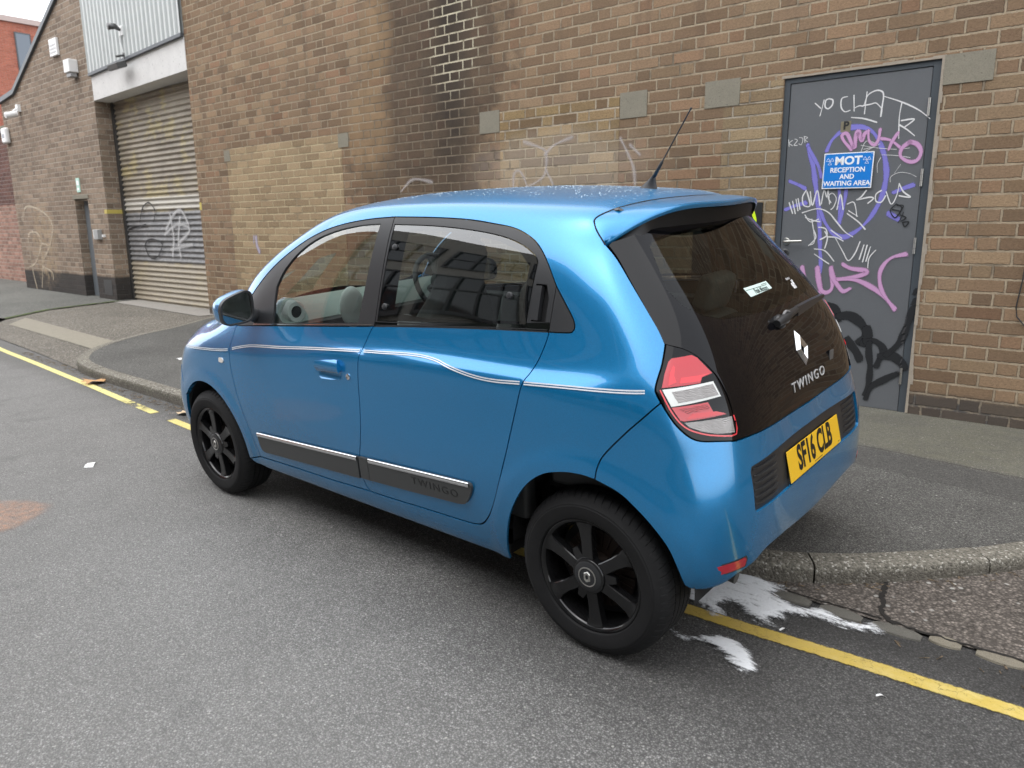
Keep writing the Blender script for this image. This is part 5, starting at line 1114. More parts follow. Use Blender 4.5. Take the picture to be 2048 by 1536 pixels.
strip('belt_highlight',[p for p in L3('s',[(1.99,.9985),(1.5,1.0355),(1.075,1.068)])],[(.002,.006)],M_CHROME,parent=(FDL,FDR),off=.0005,mirror=True); strip('belt_highlight',L3('s',[(1.055,1.069),(.436,1.110),(.18,1.121)]),[(.002,.005)],M_TRIM,parent=(RDL,RDR),off=.0005,mirror=True)
for x,z in ((1.001,1.378),(1.011,1.148),(.359,1.225)):
    p,n=hit((x,3,z),(0,-1,0)); q=n.to_track_quat('Y','Z').to_matrix().to_4x4()
    for s,pa in ((1,RDL),(-1,RDR)):
        m=MB().lathe([(0,-.002),(.013,-.002),(.013,.004),(.010,.008),(0,.009)],20,M=Matrix.Translation(p)@q)
        if s<0: m.v=[(a,-b,c) for a,b,c in m.v]
        m.build('window_fixing',M_TRIM,pa,angle=40)
# pinstripes, mouldings, handle
ST=[(2.738,.823),(2.60,.829),(2.492,.836),(2.304,.849),(2.196,.862),(2.105,.881),(1.982,.902),(1.85,.913),(1.699,.923),(1.445,.944),(1.118,.966),(.985,.973),(.87,.980),(.79,.9835),(.726,.983),(.660,.978),(.60,.969),(.532,.959),(.480,.9525),(.441,.949),(.395,.947),(.33,.948),(.238,.954),(.08,.962),(-.067,.967),(-.204,.971)]
st=L3('s',ST,4); BANDS=[(.0018,.0062),(-.0062,-.0018)]
def seg(a,b): return [p for p in st if a<=p.x<=b]
strip('pinstripe',seg(2.185,2.75),BANDS,M_WLINE,mirror=True); strip('pinstripe',seg(1.116,2.172),BANDS,M_WLINE,parent=(FDL,FDR),mirror=True)
strip('pinstripe',seg(.232,1.106),BANDS,M_WLINE,parent=(RDL,RDR),mirror=True); strip('pinstripe',seg(-.21,.224),BANDS,M_WLINE,mirror=True)
mf=L3('s',[(2.004,.440),(2.002,.452),(1.992,.4555),(1.60,.475),(1.182,.4975)],1)+L3('s',[(1.189,.42),(1.192,.394),(1.60,.374),(1.965,.357),(1.99,.366),(2.001,.40)],1)
mr=L3('s',[(1.172,.500),(.80,.519),(.516,.5345)],1)+L3('s',[(.507,.534),(.498,.526),(.497,.512),(.512,.478),(.534,.447),(.552,.436),(.58,.4305)],3)+L3('s',[(.58,.4305),(.85,.414),(1.178,.398)],1)[1:]
panel('moulding',mf,M_MOULD,mirror=True,parent=(FDL,FDR),off=.011,flange=.012,gap=0); panel('moulding',mr,M_MOULD,mirror=True,parent=(RDL,RDR),off=.011,flange=.012,gap=0)
bead('chrome_strip',L3('s',[(2.000,.446),(1.60,.4655),(1.187,.4875)],1),M_CHROME,(FDL,FDR)); bead('chrome_strip',L3('s',[(1.105,.4935),(.80,.509),(.508,.5235)],1),M_CHROME,(RDL,RDR))
panel('moulding_cap',L3('s',[(1.168,.499),(1.112,.502),(1.118,.404),(1.174,.401)],1),M_MOULD,mirror=True,parent=(RDL,RDR),off=.0122,flange=.004,gap=0)
wrap_text('TWINGO',.044,simple('embossed lettering',(.016,.017,.017),.5),'moulding_lettering',RDL,(.706,.470),'s',off=.0112,width=.262,spacing=1.25,extrude=.0006)
hcup=L3('s',[(1.395,.872),(1.397,.84),(1.385,.818),(1.262,.828),(1.243,.838),(1.238,.862),(1.242,.895)],2)
panel('handle_cup',hcup,M_PAINT,mirror=True,parent=(FDL,FDR),off=.0022,flange=.002,gap=0,h=.01,bulge=(-.190,.042,-.0008,-.034))
panel('handle_shadow',L3('s',[(1.385,.861),(1.378,.850),(1.262,.857),(1.25,.868)],1),M_MATB,mirror=True,parent=(FDL,FDR),off=.0034,flange=0,gap=0)
panel('door_handle',L3('s',[(1.402,.862),(1.404,.884),(1.395,.896),(1.375,.899),(1.265,.9085),(1.245,.905),(1.237,.893),(1.235,.868)],2),M_PAINT,mirror=True,parent=(FDL,FDR),off=.010,flange=.022,gap=0,h=.007,bulge=(-.161,.0235,.012,.016))
for s,pa in ((1,FDL),):
    p,n=hit((1.191,3,.852),(0,-1,0)); q=n.to_track_quat('Y','Z').to_matrix().to_4x4()
    MB().lathe([(0,.0),(.0135,.0),(.0135,.003),(.009,.005),(.006,.0035),(0,.0035)],24,M=Matrix.Translation(p)@q).build('door_lock',M_CHROME,pa,angle=40)
panel('side_repeater',L3('s',[(2.288,.789),(2.293,.80),(2.288,.811),(2.262,.813),(2.248,.806),(2.247,.794),(2.26,.787)],3),simple('repeater lens',(.78,.72,.66),.2,coat=1.),mirror=True,off=.004,flange=.005,gap=0)
# --- roof drops
dr=MB(); rd=random.Random(21)
for k in range(2600):
    x=rd.uniform(.10,1.5); y=rd.uniform(-.55,.44)
    if rd.random()>(.25+.75*clamp((.50-y)/.5)): continue
    h_=hit((x,y,4),(0,0,-1))
    if not h_: continue
    p,n=h_; r=.0013+.0022*rd.random()**2; t=n.orthogonal().normalized(); b_=n.cross(t); v=[p+n*r*.55]+[p+(t*math.cos(a)+b_*math.sin(a))*r for a in (i*math.pi/3 for i in range(6))]
    dr.add(v,[(0,1+i,1+(i+1)%6) for i in range(6)])
drops=dr.build('water_drops',NB('water drops',color=(.55,.75,.9),rough=.03,spec=.9,coat=1.,coat_rough=.0).mat,shell,smooth=True); tag(drops,kind='stuff')
# --- rear bumper with its black plate panel
pan=L3('r',[(.527,.700),(.523,.704),(.30,.712),(0,.716)],1)+L3('r',[(0,.556),(.30,.557),(.520,.560),(.530,.566)],1)
bb=L3('p',[(-.337,.752,.368),(-.36,.725,.350),(-.419,.65,.352),(-.448,.597,.372),(-.465,.523,.384),(-.474,.45,.405),(-.474,.32,.405),(-.470,.15,.388),(-.468,0,.384)])
refl=L3('p',[(-.390,.720,.423),(-.425,.66,.4235),(-.459,.580,.4225),(-.461,.571,.412),(-.457,.575,.391),(-.401,.702,.391),(-.393,.714,.400)],1)
class _Q: pass
bump=panel('rear_bumper',archR2+bb[1:]+L3('r',[(0,.384),(0,.556)],1)+[p for p in pan[::-1]][1:] if False else archR2+bb[1:]+L3('r',[(0,.40),(0,.556)],1)+L3('r',[(.30,.557),(.520,.560),(.529,.568),(.528,.69),(.520,.704),(.30,.712),(0,.716)],1)+L3('r',[(0,.73),(0,.787)],1)+hatB[::-1][1:]+lampL2[::-1][1:]+bgap[::-1][1:],M_PAINT,dom='rcyl',half=True,flange=.018,h=.02,arch=True)
panel('plate_panel',L3('r',[(0,.556),(.30,.557),(.520,.560),(.529,.568),(.528,.69),(.520,.704),(.30,.712),(0,.716)],1),M_TRIM,dom='rcyl',half=True,off=-.010,flange=0,gap=-.004,parent=bump)
for s in (1,-1):
    gr=MB()
    for k in range(6):
        z=.576+k*.0225; ya,yb=.335,.508; row=[]
        for i in range(9):
            y=ya+(yb-ya)*i/8; e=min(1,4*min(i,8-i)/8+.25); p,n=rcyl_ray(.75*math.atan2(y,.81),z); row.append((p,n,e))
        v=[]
        for p,n,e in row:
            for dz,do in ((-.006,-.0105),(-.004,-.003*1.),(.004,-.003),(.006,-.0105)): q=p+n*(do if do<-.01 else -.0105+.0075*e)+Vector((0,0,dz)); v.append((q.x,q.y*s,q.z))
        gr.add(v,[(i*4+k2,i*4+k2+1,i*4+5+k2,i*4+4+k2) for i in range(8) for k2 in range(3)])
    gr.build('vent_ribs',M_TRIM,bump)
panel('reflector',refl,simple('red reflector',(.42,.014,.03),.25,coat=1.,coat_rough=.05),dom='rcyl',mirror=True,off=.0015,flange=.004,gap=0,parent=(bump,bump))
panel('reflector_seat',L3('p',[(-.384,.728,.427),(-.425,.66,.4285),(-.463,.574,.4275),(-.4655,.565,.412),(-.460,.570,.386),(-.399,.706,.386),(-.388,.720,.397)],1),M_TRIM,dom='rcyl',mirror=True,off=.0006,flange=0,gap=0,parent=(bump,bump))
ta=math.atan(.2143); PM=Matrix.Translation((-.4705,0,.6205))@Matrix(((0,math.sin(ta),-math.cos(ta),0),(-1,0,0,0),(0,math.cos(ta),math.sin(ta),0),(0,0,0,1)))
plate=MB().box(-.26,.26,-.0555,.0555,-.004,0,M=PM).build('number_plate',M_PLATE,bump,bevel=.002)
text_mesh('SF16 CLB',.121,M_INK,'plate_characters',plate,PM@Matrix.Translation((-.004,.004,.0006)),sx=.71,bold=.0042,extrude=.0002,spacing=1.02)
MB().box(-.03,.05,-.0475,-.0445,.0003,.0008,M=PM).box(.225,.245,-.047,-.044,.0003,.0008,M=PM).build('plate_small_print',simple('small print',(.20,.13,.03),.5),plate)
MB().box(-.40,-.10,-.55,.55,.385,.46).box(-.43,-.40,-.46,.46,.39,.43).build('lower_valance',M_MATB,bump,bevel=.01)
ex=MB().tube([(-.10,.50,.32),(-.30,.50,.31),(-.40,.50,.295)],.022,14).build('exhaust_pipe',M_DARKSTEEL,car,angle=40)
# --- tail lamps
lo=lampL+lampL2[1:]+lampR[1:]
LH=panel('tail_lamp',lo,M_GLOSSB,dom='rcyl',mirror=True,off=.002,flange=.02)
def lens(name,pts,mat,off=.0042): return panel(name,L3('p',pts,1),mat,dom='rcyl',mirror=True,parent=LH,off=off,flange=.003,gap=0,h=.02)
R1=[(-.241,.725,.980),(-.237,.700,1.02),(-.235,.675,1.050),(-.238,.662,1.057),(-.272,.602,1.059),(-.284,.590,1.049),(-.323,.568,1.001),(-.309,.607,.994),(-.311,.620,.980)]
W1=[(-.243,.726,.975),(-.33,.577,.978),(-.354,.572,.933),(-.273,.724,.926)]
R2=[(-.273,.724,.923),(-.337,.622,.924),(-.352,.616,.893),(-.374,.573,.880),(-.305,.706,.881),(-.297,.715,.885)]
W2=[(-.306,.707,.877),(-.382,.558,.870),(-.394,.562,.822),(-.369,.624,.830),(-.341,.670,.846),(-.318,.697,.862)]
lens('red_lens',R1,M_RSOFT); lens('red_lens',[(-.252,.708,.983),(-.250,.692,1.018),(-.252,.672,1.042),(-.258,.672,1.036),(-.262,.685,1.012),(-.266,.684,.990)],M_REDLINE,.0052); lens('red_lens',[(-.272,.677,.985),(-.272,.668,1.002),(-.30,.619,1.001),(-.318,.574,1.001),(-.309,.607,.995),(-.309,.618,.984)],M_REDLINE,.0052)
lens('indicator_lens',W1,M_INTW); lens('indicator_lens',[(-.262,.706,.965),(-.33,.583,.971),(-.350,.579,.939),(-.283,.703,.934)],M_WLENS,.0052)
lens('red_lens',R2,M_RSOFT); lens('red_lens',[(-.305,.700,.884),(-.312,.675,.897),(-.352,.606,.893),(-.372,.577,.883)],M_RLENS,.0052); lens('red_lens',[(-.285,.705,.915),(-.335,.627,.919),(-.343,.622,.905),(-.305,.688,.900)],M_RLENS2,.0052)
lens('reversing_lens',W2,M_WLENS)
for ln in ([(-.240,.733,.976),(-.270,.731,.922),(-.296,.722,.884),(-.316,.703,.858),(-.341,.673,.840),(-.369,.628,.825),(-.398,.558,.816),(-.384,.550,.872)],):
    strip('lens_edge',L3('p',ln,3),[(-.002,.0025)],M_REDLINE,parent=LH,off=.0046,mirror=True)
# --- tailgate
win=L3('r',[(0,1.415),(.30,1.408),(.42,1.396),(.455,1.375),(.478,1.33),(.522,1.245),(.515,1.20),(.47,1.165),(.40,1.145),(.2,1.133),(0,1.130)],1)
hat=panel('tailgate',[near(p)[0] for p in lampR]+hatL[1:]+L3('r',[(.56,1.40),(.45,1.425),(.25,1.443),(0,1.45)],1)+L3('r',[(0,1.44),(0,1.415)],1)+win[1:]+L3('r',[(0,1.12),(0,.787)],1)+hatB[::-1][1:],M_GLOSSB,dom='rear',half=True,flange=.018,gap=.0022,h=.025)
panel('window_glass',win,M_TAILG,dom='rear',half=True,off=.0003,flange=0,gap=-.004,parent=hat)
wrap_text('TWINGO',.050,simple('silver lettering',(.62,.63,.64),.35,.25),'lettering',hat,(-.014,.866),'r',off=.0006,width=.325,spacing=1.3,extrude=.001)
# diamond badge
bd=MB(); bo=[]; 
def rear_pt(y,z,o): p,n=rear_hit(y,z); return p+n*o
cy,cz=-.012,.978
out_=[(0,.062),(-.047,0),(0,-.062),(.047,0)]; mid=[(.0,.040),(-.0335,.0),(.0,-.040),(.0335,.0)]; inn=[(.004,.020),(-.017,-.004),(-.004,-.022),(.017,.004)]
v=[rear_pt(cy+a,cz+b,.001) for a,b in out_]+[rear_pt(cy+a,cz+b,.013) for a,b in mid]+[rear_pt(cy+a,cz+b,.004) for a,b in inn]
bd.add(v,[(i,(i+1)%4,4+(i+1)%4,4+i) for i in range(4)]+[(4+i,4+(i+1)%4,8+(i+1)%4,8+i) for i in range(4)]); bd.build('diamond_badge',M_CHROME,hat)
MB().box(-.02,.02,-.002,.002,-.02,.02,M=Matrix.Translation(rear_pt(-.275,.902,.002))@Matrix.Rotation(R(90),4,'Z')).build('sensor_patch',simple('grey patch',(.10,.10,.10),.4),hat)
# wiper
wp=MB(); c=rear_pt(.075,1.082,.0); n=rear_hit(.075,1.082)[1]; q=n.to_track_quat('Y','Z').to_matrix().to_4x4()
wp.lathe([(0,0),(.026,0),(.026,.012),(.020,.020),(0,.022)],24,M=Matrix.Translation(c)@q)
wp.tube([rear_pt(.115,1.078,.012),rear_pt(.07,1.083,.024),rear_pt(.02,1.09,.028),rear_pt(-.05,1.094,.028)],[.014,.017,.016,.012],10)
a=[rear_pt(-.05,1.094,.018),rear_pt(-.20,1.100,.018),rear_pt(-.40,1.103,.016)]; ww=[.017,.014,.006]
v=[]
for p,w_ in zip(a,ww): v+=[p+Vector((-.016,0,w_)),p+Vector((-.018,0,-w_)),p+Vector((0,0,-w_)),p+Vector((0,0,w_))]
wp.add(v,[(i*4+k,i*4+(k+1)%4,i*4+4+(k+1)%4,i*4+4+k) for i in range(2) for k in range(4)]+[(0,1,2,3),(11,10,9,8)])
wiper=wp.build('rear_wiper',M_TRIM,hat,angle=40)
MB().tube([rear_pt(-.02,1.083,.006),rear_pt(-.2,1.090,.006),rear_pt(-.40,1.095,.006)],.005,6).build('wiper_blade',M_RUB,wiper)
lathe_ring=MB().lathe([(.019,-.004),(.024,-.004),(.024,.004),(.019,.004)],24,M=Matrix.Translation(rear_pt(.05,1.086,.026))@Matrix.Rotation(R(80),4,'Z'),closed=True).build('wiper_collar',simple('grey wiper collar',(.22,.22,.22),.4),wiper,angle=40)
# stickers inside the glass
stk=panel('dealer_sticker',L3('r',[(.160,1.208),(-.038,1.210),(-.044,1.184),(.152,1.178)],1),simple('pale mint sticker',(.66,.82,.78),.4),dom='rear',off=.0012,flange=0,gap=0,parent=hat)
M_STI=simple('sticker ink',(.03,.05,.05),.5)
wrap_text('Peak Motors',.022,M_STI,'sticker_lettering',stk,(.045,1.190),'r',off=.0016,bold=.0004,extrude=.0001,shear=.1)
for za,zb,ya,yb in ((1.1985,1.2,.155,-.02),(1.203,1.2045,.02,-.03),(1.1838,1.1848,.10,-.02)):
    panel('sticker_line',L3('r',[(ya,za),(yb,za),(yb,zb),(ya,zb)],1),M_STI,dom='rear',off=.0017,flange=0,gap=0,parent=stk)
wrap_text('elf',.040,M_SIGNWHITE,'oil_sticker',hat,(-.245,1.172),'r',off=.0012,bold=.0012,extrude=.0001); wrap_text('RENAULT',.0105,M_SIGNWHITE,'oil_sticker',hat,(-.235,1.195),'r',off=.0012,extrude=.0001)
# --- roof spoiler
S_=[(.059,0,1.524),(.062,.12,1.5225),(.067,.209,1.520),(.077,.368,1.509),(.086,.43,1.5015),(.092,.474,1.494),(.102,.515,1.484),(.111,.538,1.473),(.103,.555,1.454),(.086,.565,1.431),(.066,.571,1.409),(.049,.576,1.390)]
Ly=[0,.11,.20,.335,.40,.44,.475,.50,.520,.537,.552,.565]
def lip(y): return Vector((-.114+.266*y*y+.91*y**4,y,1.5035+.118*y*y-1.471*y**4))
Sc=catmull(S_,3); Lc=[lip(v.x) for v in catmull([(y,0,0) for y in Ly],3)]
M_=8; topv=[];
rows=[]
for a,b in zip(Sc,Lc):
    a=near(a)[0]; a=a+Vector((0,0,.0005)); r=[]
    for k in range(M_+1):
        t=k/M_; p=a.lerp(b,t); bul=math.sin(math.pi*t)*.006; p=p+Vector((0,.35*(1 if b.y>.47 else 0)*bul,bul*(1.-.5*(b.y>.47)))); r.append(p)
    low=b+Vector((.016,-.006*(b.y>.3),-.021)); r.append(b+Vector((-.002,.001,-.006))); r.append(b+Vector((.004,0,-.017))); r.append(low)
    rows.append(r)
def spoiler_part(name,k0,k1,mat,parent):
    m=MB(); W_=k1-k0+1; v=[];f=[]
    full=[[Vector((p.x,-p.y,p.z)) for p in r] for r in rows[::-1][:-1]]+rows
    for r in full: v+=r[k0:k1+1]
    for i in range(len(full)-1):
        for k in range(W_-1): f.append((i*W_+k,i*W_+k+1,(i+1)*W_+k+1,(i+1)*W_+k))
    return m.add(v,f).build(name,mat,parent,smooth=True)
sp=spoiler_part('spoiler',0,M_+2,M_PAINT,hat)
strip('roof_seam',L3('p',[(.113,-.538,1.473),(.095,-.474,1.494),(.080,-.368,1.509),(.070,-.209,1.520),(.062,0,1.524),(.070,.209,1.520),(.080,.368,1.509),(.095,.474,1.494),(.113,.538,1.473),(.105,.555,1.454),(.088,.565,1.431),(.068,.571,1.409),(.051,.576,1.390)]),[(-.0025,.0025)],M_MATB,parent=shell,off=.0016)
for r in rows:
    lo_=r[-1]; y=lo_.y*.96; p=hit((-3,y,min(lo_.z-.035,1.425)),(1,0,0)); e=(p[0] if p else lo_+Vector((.1,0,-.05)))+Vector((.006,0,0)); r+= [lo_.lerp(e,.5)+Vector((0,0,.006)),e]
under=spoiler_part('spoiler_underside',M_+3,M_+5,simple('black spoiler underside',(.010,.010,.011),.55),sp)
pb=near((.075,.455,1.5))[0]
for s in (1,-1): MB().box(-.010,.012,-.030,.022,-.004,.0035,M=Matrix.Translation((pb.x-.014,pb.y*s,pb.z-.001))@Matrix.Rotation(R(22*s),4,'X')@Matrix.Rotation(R(-18*s),4,'Z')).build('roof_slot_cover',grimy('grey slot cover',(.16,.15,.14)),sp)
for s in (1,-1): MB().box(-.004,.005,-.014,.006,-.0,.0045,M=Matrix.Translation((pb.x-.014,pb.y*s,pb.z-.001))@Matrix.Rotation(R(22*s),4,'X')@Matrix.Rotation(R(-18*s),4,'Z')).build('roof_slot',M_MATB,sp)
# --- roof aerial
ab=hit((.215,0,4),(0,0,-1))[0]
an=MB(); v=[]
for k,(dx0,dx1,wy,z) in enumerate(((.062,-.028,.022,-.003),(.045,-.026,.016,.008),(.018,-.022,.010,.028),(-.003,-.020,.007,.045))):
    n=12
    for i in range(n): t=2*math.pi*i/n; v.append((ab.x+(dx0+dx1)/2+(dx0-dx1)/2*math.cos(t),wy*math.sin(t),ab.z+z))
an.add(v,[(k*12+i,k*12+(i+1)%12,k*12+12+(i+1)%12,k*12+12+i) for k in range(3) for i in range(12)]+[tuple(36+i for i in range(12))])
aer=an.build('roof_aerial',M_TRIM,shell,angle=50)
tip=Vector((.046,0,1.84)); b0=Vector((ab.x-.011,0,ab.z+.04)); d=tip-b0
MB().tube([b0,b0+d*.24,b0+d*.25,b0+d*.97,b0+d*.975,tip],[.0075,.0058,.003,.0024,.0042,.0040],10).build('aerial_rod',M_BLACKP,aer,smooth=True)
# --- door mirrors
def mirror_():
    m=MB(); v=[];f=[]; nu,nv=20,28; c=Vector((1.955,.872,1.098))
    for i in range(nu+1):
        t=i/nu
        for j in range(nv):
            a=2*math.pi*j/nv; ca,sa=math.cos(a),math.sin(a); e=.55
            yy=math.copysign(abs(ca)**e,ca); zz=math.copysign(abs(sa)**e,sa)
            s=(1-(t)**3.2)**.5 if t<1 else 0.; s=max(s,.001)
            x=-.055+.145*t
            hy=.086*s; hz=.071*s; top_slope=.020*yy*(1 if zz>0 else .15)
            v.append((c.x+x,c.y+yy*hy*(1.),c.z+zz*hz-top_slope*s*(zz>0)-.004*yy+.010*t))
    for i in range(nu):
        for j in range(nv): f.append((i*nv+j,i*nv+(j+1)%nv,(i+1)*nv+(j+1)%nv,(i+1)*nv+j))
    rim=[Vector(v[j]) for j in range(nv)]; cen=sum(rim,Vector())/nv
    return v,f,rim,cen
mv_,mf_,rim,cen=mirror_()
for s,pa in ((1,FDL),(-1,FDR)):
    fl=lambda L:[(p[0],p[1]*s,p[2]) for p in L]
    nv=28; hs_=MB().add(fl(mv_[:nv*8]),[q for q in mf_ if max(q)<nv*4]).build('door_mirror',M_TRIM,pa,smooth=True)
    MB().add(fl(mv_),[q for q in mf_ if min(q)>=nv*3]).build('mirror_cap',M_PAINT,hs_,smooth=True)
    inn_=[cen+(p-cen)*.90 for p in rim]; dep=[p+Vector((.012,0,0)) for p in inn_]
    b_=MB().add(fl(rim+inn_+dep),[(j,(j+1)%nv,nv+(j+1)%nv,nv+j) for j in range(nv)]+[(nv+j,nv+(j+1)%nv,2*nv+(j+1)%nv,2*nv+j) for j in range(nv)]); b_.build('mirror_surround',M_TRIM,hs_,angle=40)
    gl_=[cen+(p-cen)*.905+Vector((.010+.10*(p.y-cen.y)*.0,0,0)) for p in rim]; MB().add(fl(gl_),[tuple(range(nv))]).build('mirror_glass',simple('mirror',(.30,.31,.31),.03,1.),hs_)
    MB().tube(fl([(1.975,.80,1.075),(1.985,.745,1.045),(1.99,.70,1.03)]),[.030,.034,.04],12).build('mirror_foot',M_TRIM,hs_,smooth=True)
# --- wheels
def make_wheel(name,x,s,steer=0.,yo=.787,rad=.3):
    """s=+1 left; built with its outer face toward +y"""
    wid=.178; prof=[(.205,-.004),(.209,.006),(.222,.010),(.245,.0125),(.254,.0125),(.256,.0105),(.262,.0095),(.264,.007),(.278,.000),(.289,-.011),(.2955,-.022),(.2975,-.033)]
    tr=[]; y=-.033
    for g in range(4): y0=-.045-g*.030; tr+=[(.2995,y0),(.2995,y0-.009),(.293,y0-.0095),(.293,y0-.0135),(.2995,y0-.014)]
    prof+=tr+[(.2985,-.165),(.292,-.175),(.27,-.183),(.24,-.180),(.205,-.172)]
    n=96; M=Matrix()
    w=MB(); A=[]
    for k in range(64):
        t0=2*math.pi*k/64; A+=[(t0,1),(t0+.006,0),(t0+.090,0),(t0+.096,1)]
    v=[];m_=len(prof)
    for t,gv in A:
        for j,(r,a) in enumerate(prof):
            r2=r-(.0042 if gv and (-.066<a<-.006 or a<-.135) and r>.279 else 0); tt=t+(a+.02)*.9*(1 if a>-.06 else 0); v.append((r2*math.cos(tt),a,r2*math.sin(tt)))
    w.add(v,[(k*m_+j,((k+1)%len(A))*m_+j,((k+1)%len(A))*m_+j+1,k*m_+j+1) for k in range(len(A)) for j in range(m_-1)])
    wheel=w.build(name,M_RUB,car,angle=32); wheel.location=(x,s*yo,rad); wheel.rotation_euler=(0,0,(0 if s>0 else math.pi)+steer)
    rm=MB().lathe([(.2035,-.004),(.2045,.000),(.201,.001),(.197,-.001),(.191,-.005),(.187,-.012),(.185,-.03),(.178,-.06),(.170,-.165),(.205,-.172)],n)
    for k in range(6):
        A=R(60*k+24); Mt=Matrix.Rotation(-A,4,'Y')
        pr_=[(.045,.025,-.004),(.075,.0215,-.006),(.12,.0215,-.009),(.165,.026,-.008),(.182,.032,-.006),(.194,.042,-.004)]
        v=[]
        for r,wd,y in pr_:
            for (k2,dy) in ((-1,-.032),(-1,-.003),(-.86,0.),(.86,0.),(1,-.003),(1,-.032)): v.append(Mt@Vector((r,y+dy,k2*wd)))
        f=[(i*6+j,i*6+(j+1),i*6+7+j,i*6+6+j) for i in range(5) for j in range(5)]
        rm.add(v,f)
        # stud bosses between the spokes
    rm.lathe([(.0,-.03),(.066,-.03),(.066,-.006),(.062,.000),(.055,.002),(0,.002)],48)
    for k in range(3): 
        Mt=Matrix.Rotation(-R(120*k+54),4,'Y'); rm.add([Mt@Vector(p) for p in ((.05,-.004,-.022),(.105,-.012,-.012),(.105,-.012,.012),(.05,-.004,.022),(.05,-.03,-.022),(.105,-.03,-.012),(.105,-.03,.012),(.05,-.03,.022))],[(0,1,2,3),(0,4,5,1),(1,5,6,2),(2,6,7,3)])
    rim=rm.build('rim',M_ALLOY,wheel,angle=35)
    MB().lathe([(0,.0065),(.030,.0065),(.0335,.006),(.052,.004),(.055,.001)],48).build('wheel_cap',M_TRIM,wheel,angle=40)
    MB().lathe([(.0315,.0060),(.0355,.0060),(.0355,.0078),(.0325,.0085),(.0315,.0078)],48,closed=True).build('cap_ring',M_STEEL,wheel,angle=40)
    b=MB(); o4=[(0,.0175),(-.0125,0),(0,-.0175),(.0125,0)]; o4=[(-.003,.021),(.013,.013),(.013,-.012),(.003,-.021),(-.013,-.013),(-.013,.012)]; i4=[(p[0]*.42,p[1]*.42) for p in o4]
    v=[(a,.0068,c) for a,c in o4]+[(a*.86,.0098,c*.86) for a,c in o4]+[(a,.0085,c) for a,c in i4]; b.add(v,[(i,(i+1)%6,6+(i+1)%6,6+i) for i in range(6)]+[(6+i,6+(i+1)%6,12+(i+1)%6,12+i) for i in range(6)]); b.build('cap_badge',M_STEEL,wheel)
    bk=MB().lathe([(.06,-.075),(.14,-.075),(.14,-.085),(.06,-.085)],48,closed=True)
    for k in range(26): bk.box(.085,.138,-.074,-.066,-.002,.002,M=Matrix.Rotation(R(k*360/26),4,'Y'))
    bk.lathe([(0,-.05),(.05,-.05),(.06,-.085)],24); bk.build('brake_disc',M_RUST,wheel,angle=40)
    MB().lathe([(0,-.095),(.172,-.095),(.172,-.10),(0,-.10)],32).build('backing_plate',M_MATB,wheel)
    return wheel
for s in (1,-1):
    make_wheel('rear_wheel',0.,s); make_wheel('front_wheel',2.492,s,R(0),.787,.298)
# wheel wells
for x,r in ((.005,.372),(2.49,.362)):
    for s in (1,-1):
        m=MB(); v=[];f=[]; n=26
        for i in range(n+1):
            t=R(-4+188*i/n); 
            for y in (.735,.50): v.append((x+r*math.cos(t),y*s,.322+r*math.sin(t)))
        for i in range(n): f.append((2*i,2*i+1,2*i+3,2*i+2))
        c0=len(v); v.append((x,.50*s,.25)); f+=[(2*i+1,c0,2*i+3) for i in range(n)]
        m.add(v,f).build('wheel_well',M_MATB,car)
# underside
MB().box(.42,2.10,-.70,.70,.22,.26).box(-.30,.30,-.49,.49,.24,.30).box(2.1,2.9,-.49,.49,.22,.28).build('underbody',M_MATB,car)
ax=MB().tube([(0,-.62,.30),(0,.62,.30)],.03,10).box(-.12,.10,-.35,.35,.24,.32).build('rear_axle',M_MATB,car)
# --- front end (out of sight from here, built so the car is whole)
hood=panel('bonnet',L3('t',[(2.425,0),(2.415,.2),(2.385,.40),(2.33,.55),(2.26,.63)])+L3('t',[(2.26,.63),(2.40,.625),(2.55,.625),(2.70,.61),(2.80,.585)])[1:]+L3('t',[(2.80,.585),(2.88,.45),(2.93,.25),(2.945,0)])[1:],M_PAINT,dom='top',half=True)
panel('windscreen',wsT+wsS[1:]+wsB[1:],M_GLASS,dom='top',half=True,off=-.002,flange=0)
panel('cowl',L3('t',[(2.385,0),(2.37,.3),(2.30,.52),(2.24,.60)])+L3('t',[(2.26,.63),(2.33,.55),(2.385,.40),(2.415,.2),(2.425,0)]),M_TRIM,dom='top',half=True,off=-.001,flange=0,gap=0)
fcap=L3('f',[(0,.22),(.35,.22),(.6,.225)],1)+L3('p',[(2.865,.62,.235),(2.80,.71,.27),(2.79,.745,.33),(2.80,.752,.40),(2.785,.765,.48),(2.765,.775,.535)],1)+L3('p',[(2.765,.775,.535),(2.79,.765,.62),(2.815,.73,.70)],1)[1:]+L3('f',[(.66,.68),(.5,.66),(.3,.65),(0,.65)],1)
fbm=panel('front_bumper',fcap,M_PAINT,dom='fcyl',half=True)
panel('lower_grille',L3('f',[(0,.30),(.42,.30),(.45,.34),(.40,.42),(0,.43)],1),M_TRIM,dom='fcyl',half=True,off=.003,flange=.004,parent=fbm)
panel('headlamp',L3('p',[(2.815,.73,.705),(2.835,.66,.795),(2.815,.60,.845)],1)+L3('f',[(.55,.85),(.40,.845),(.33,.79),(.34,.70),(.42,.67),(.60,.682)],1),simple('headlamp glass',(.45,.46,.47),.06,.2,coat=1.),dom='fcyl',mirror=True,flange=.01)
panel('front_grille',L3('f',[(0,.655),(.30,.657),(.33,.69),(.325,.79),(.37,.845),(.20,.868),(0,.872)],1),M_GLOSSB,dom='fcyl',half=True,off=-.002)
bg_=MB(); fp=lambda y,z,o:(lambda h_:h_[0]+h_[1]*o)(hit((6,y,z),(-1,0,0)))
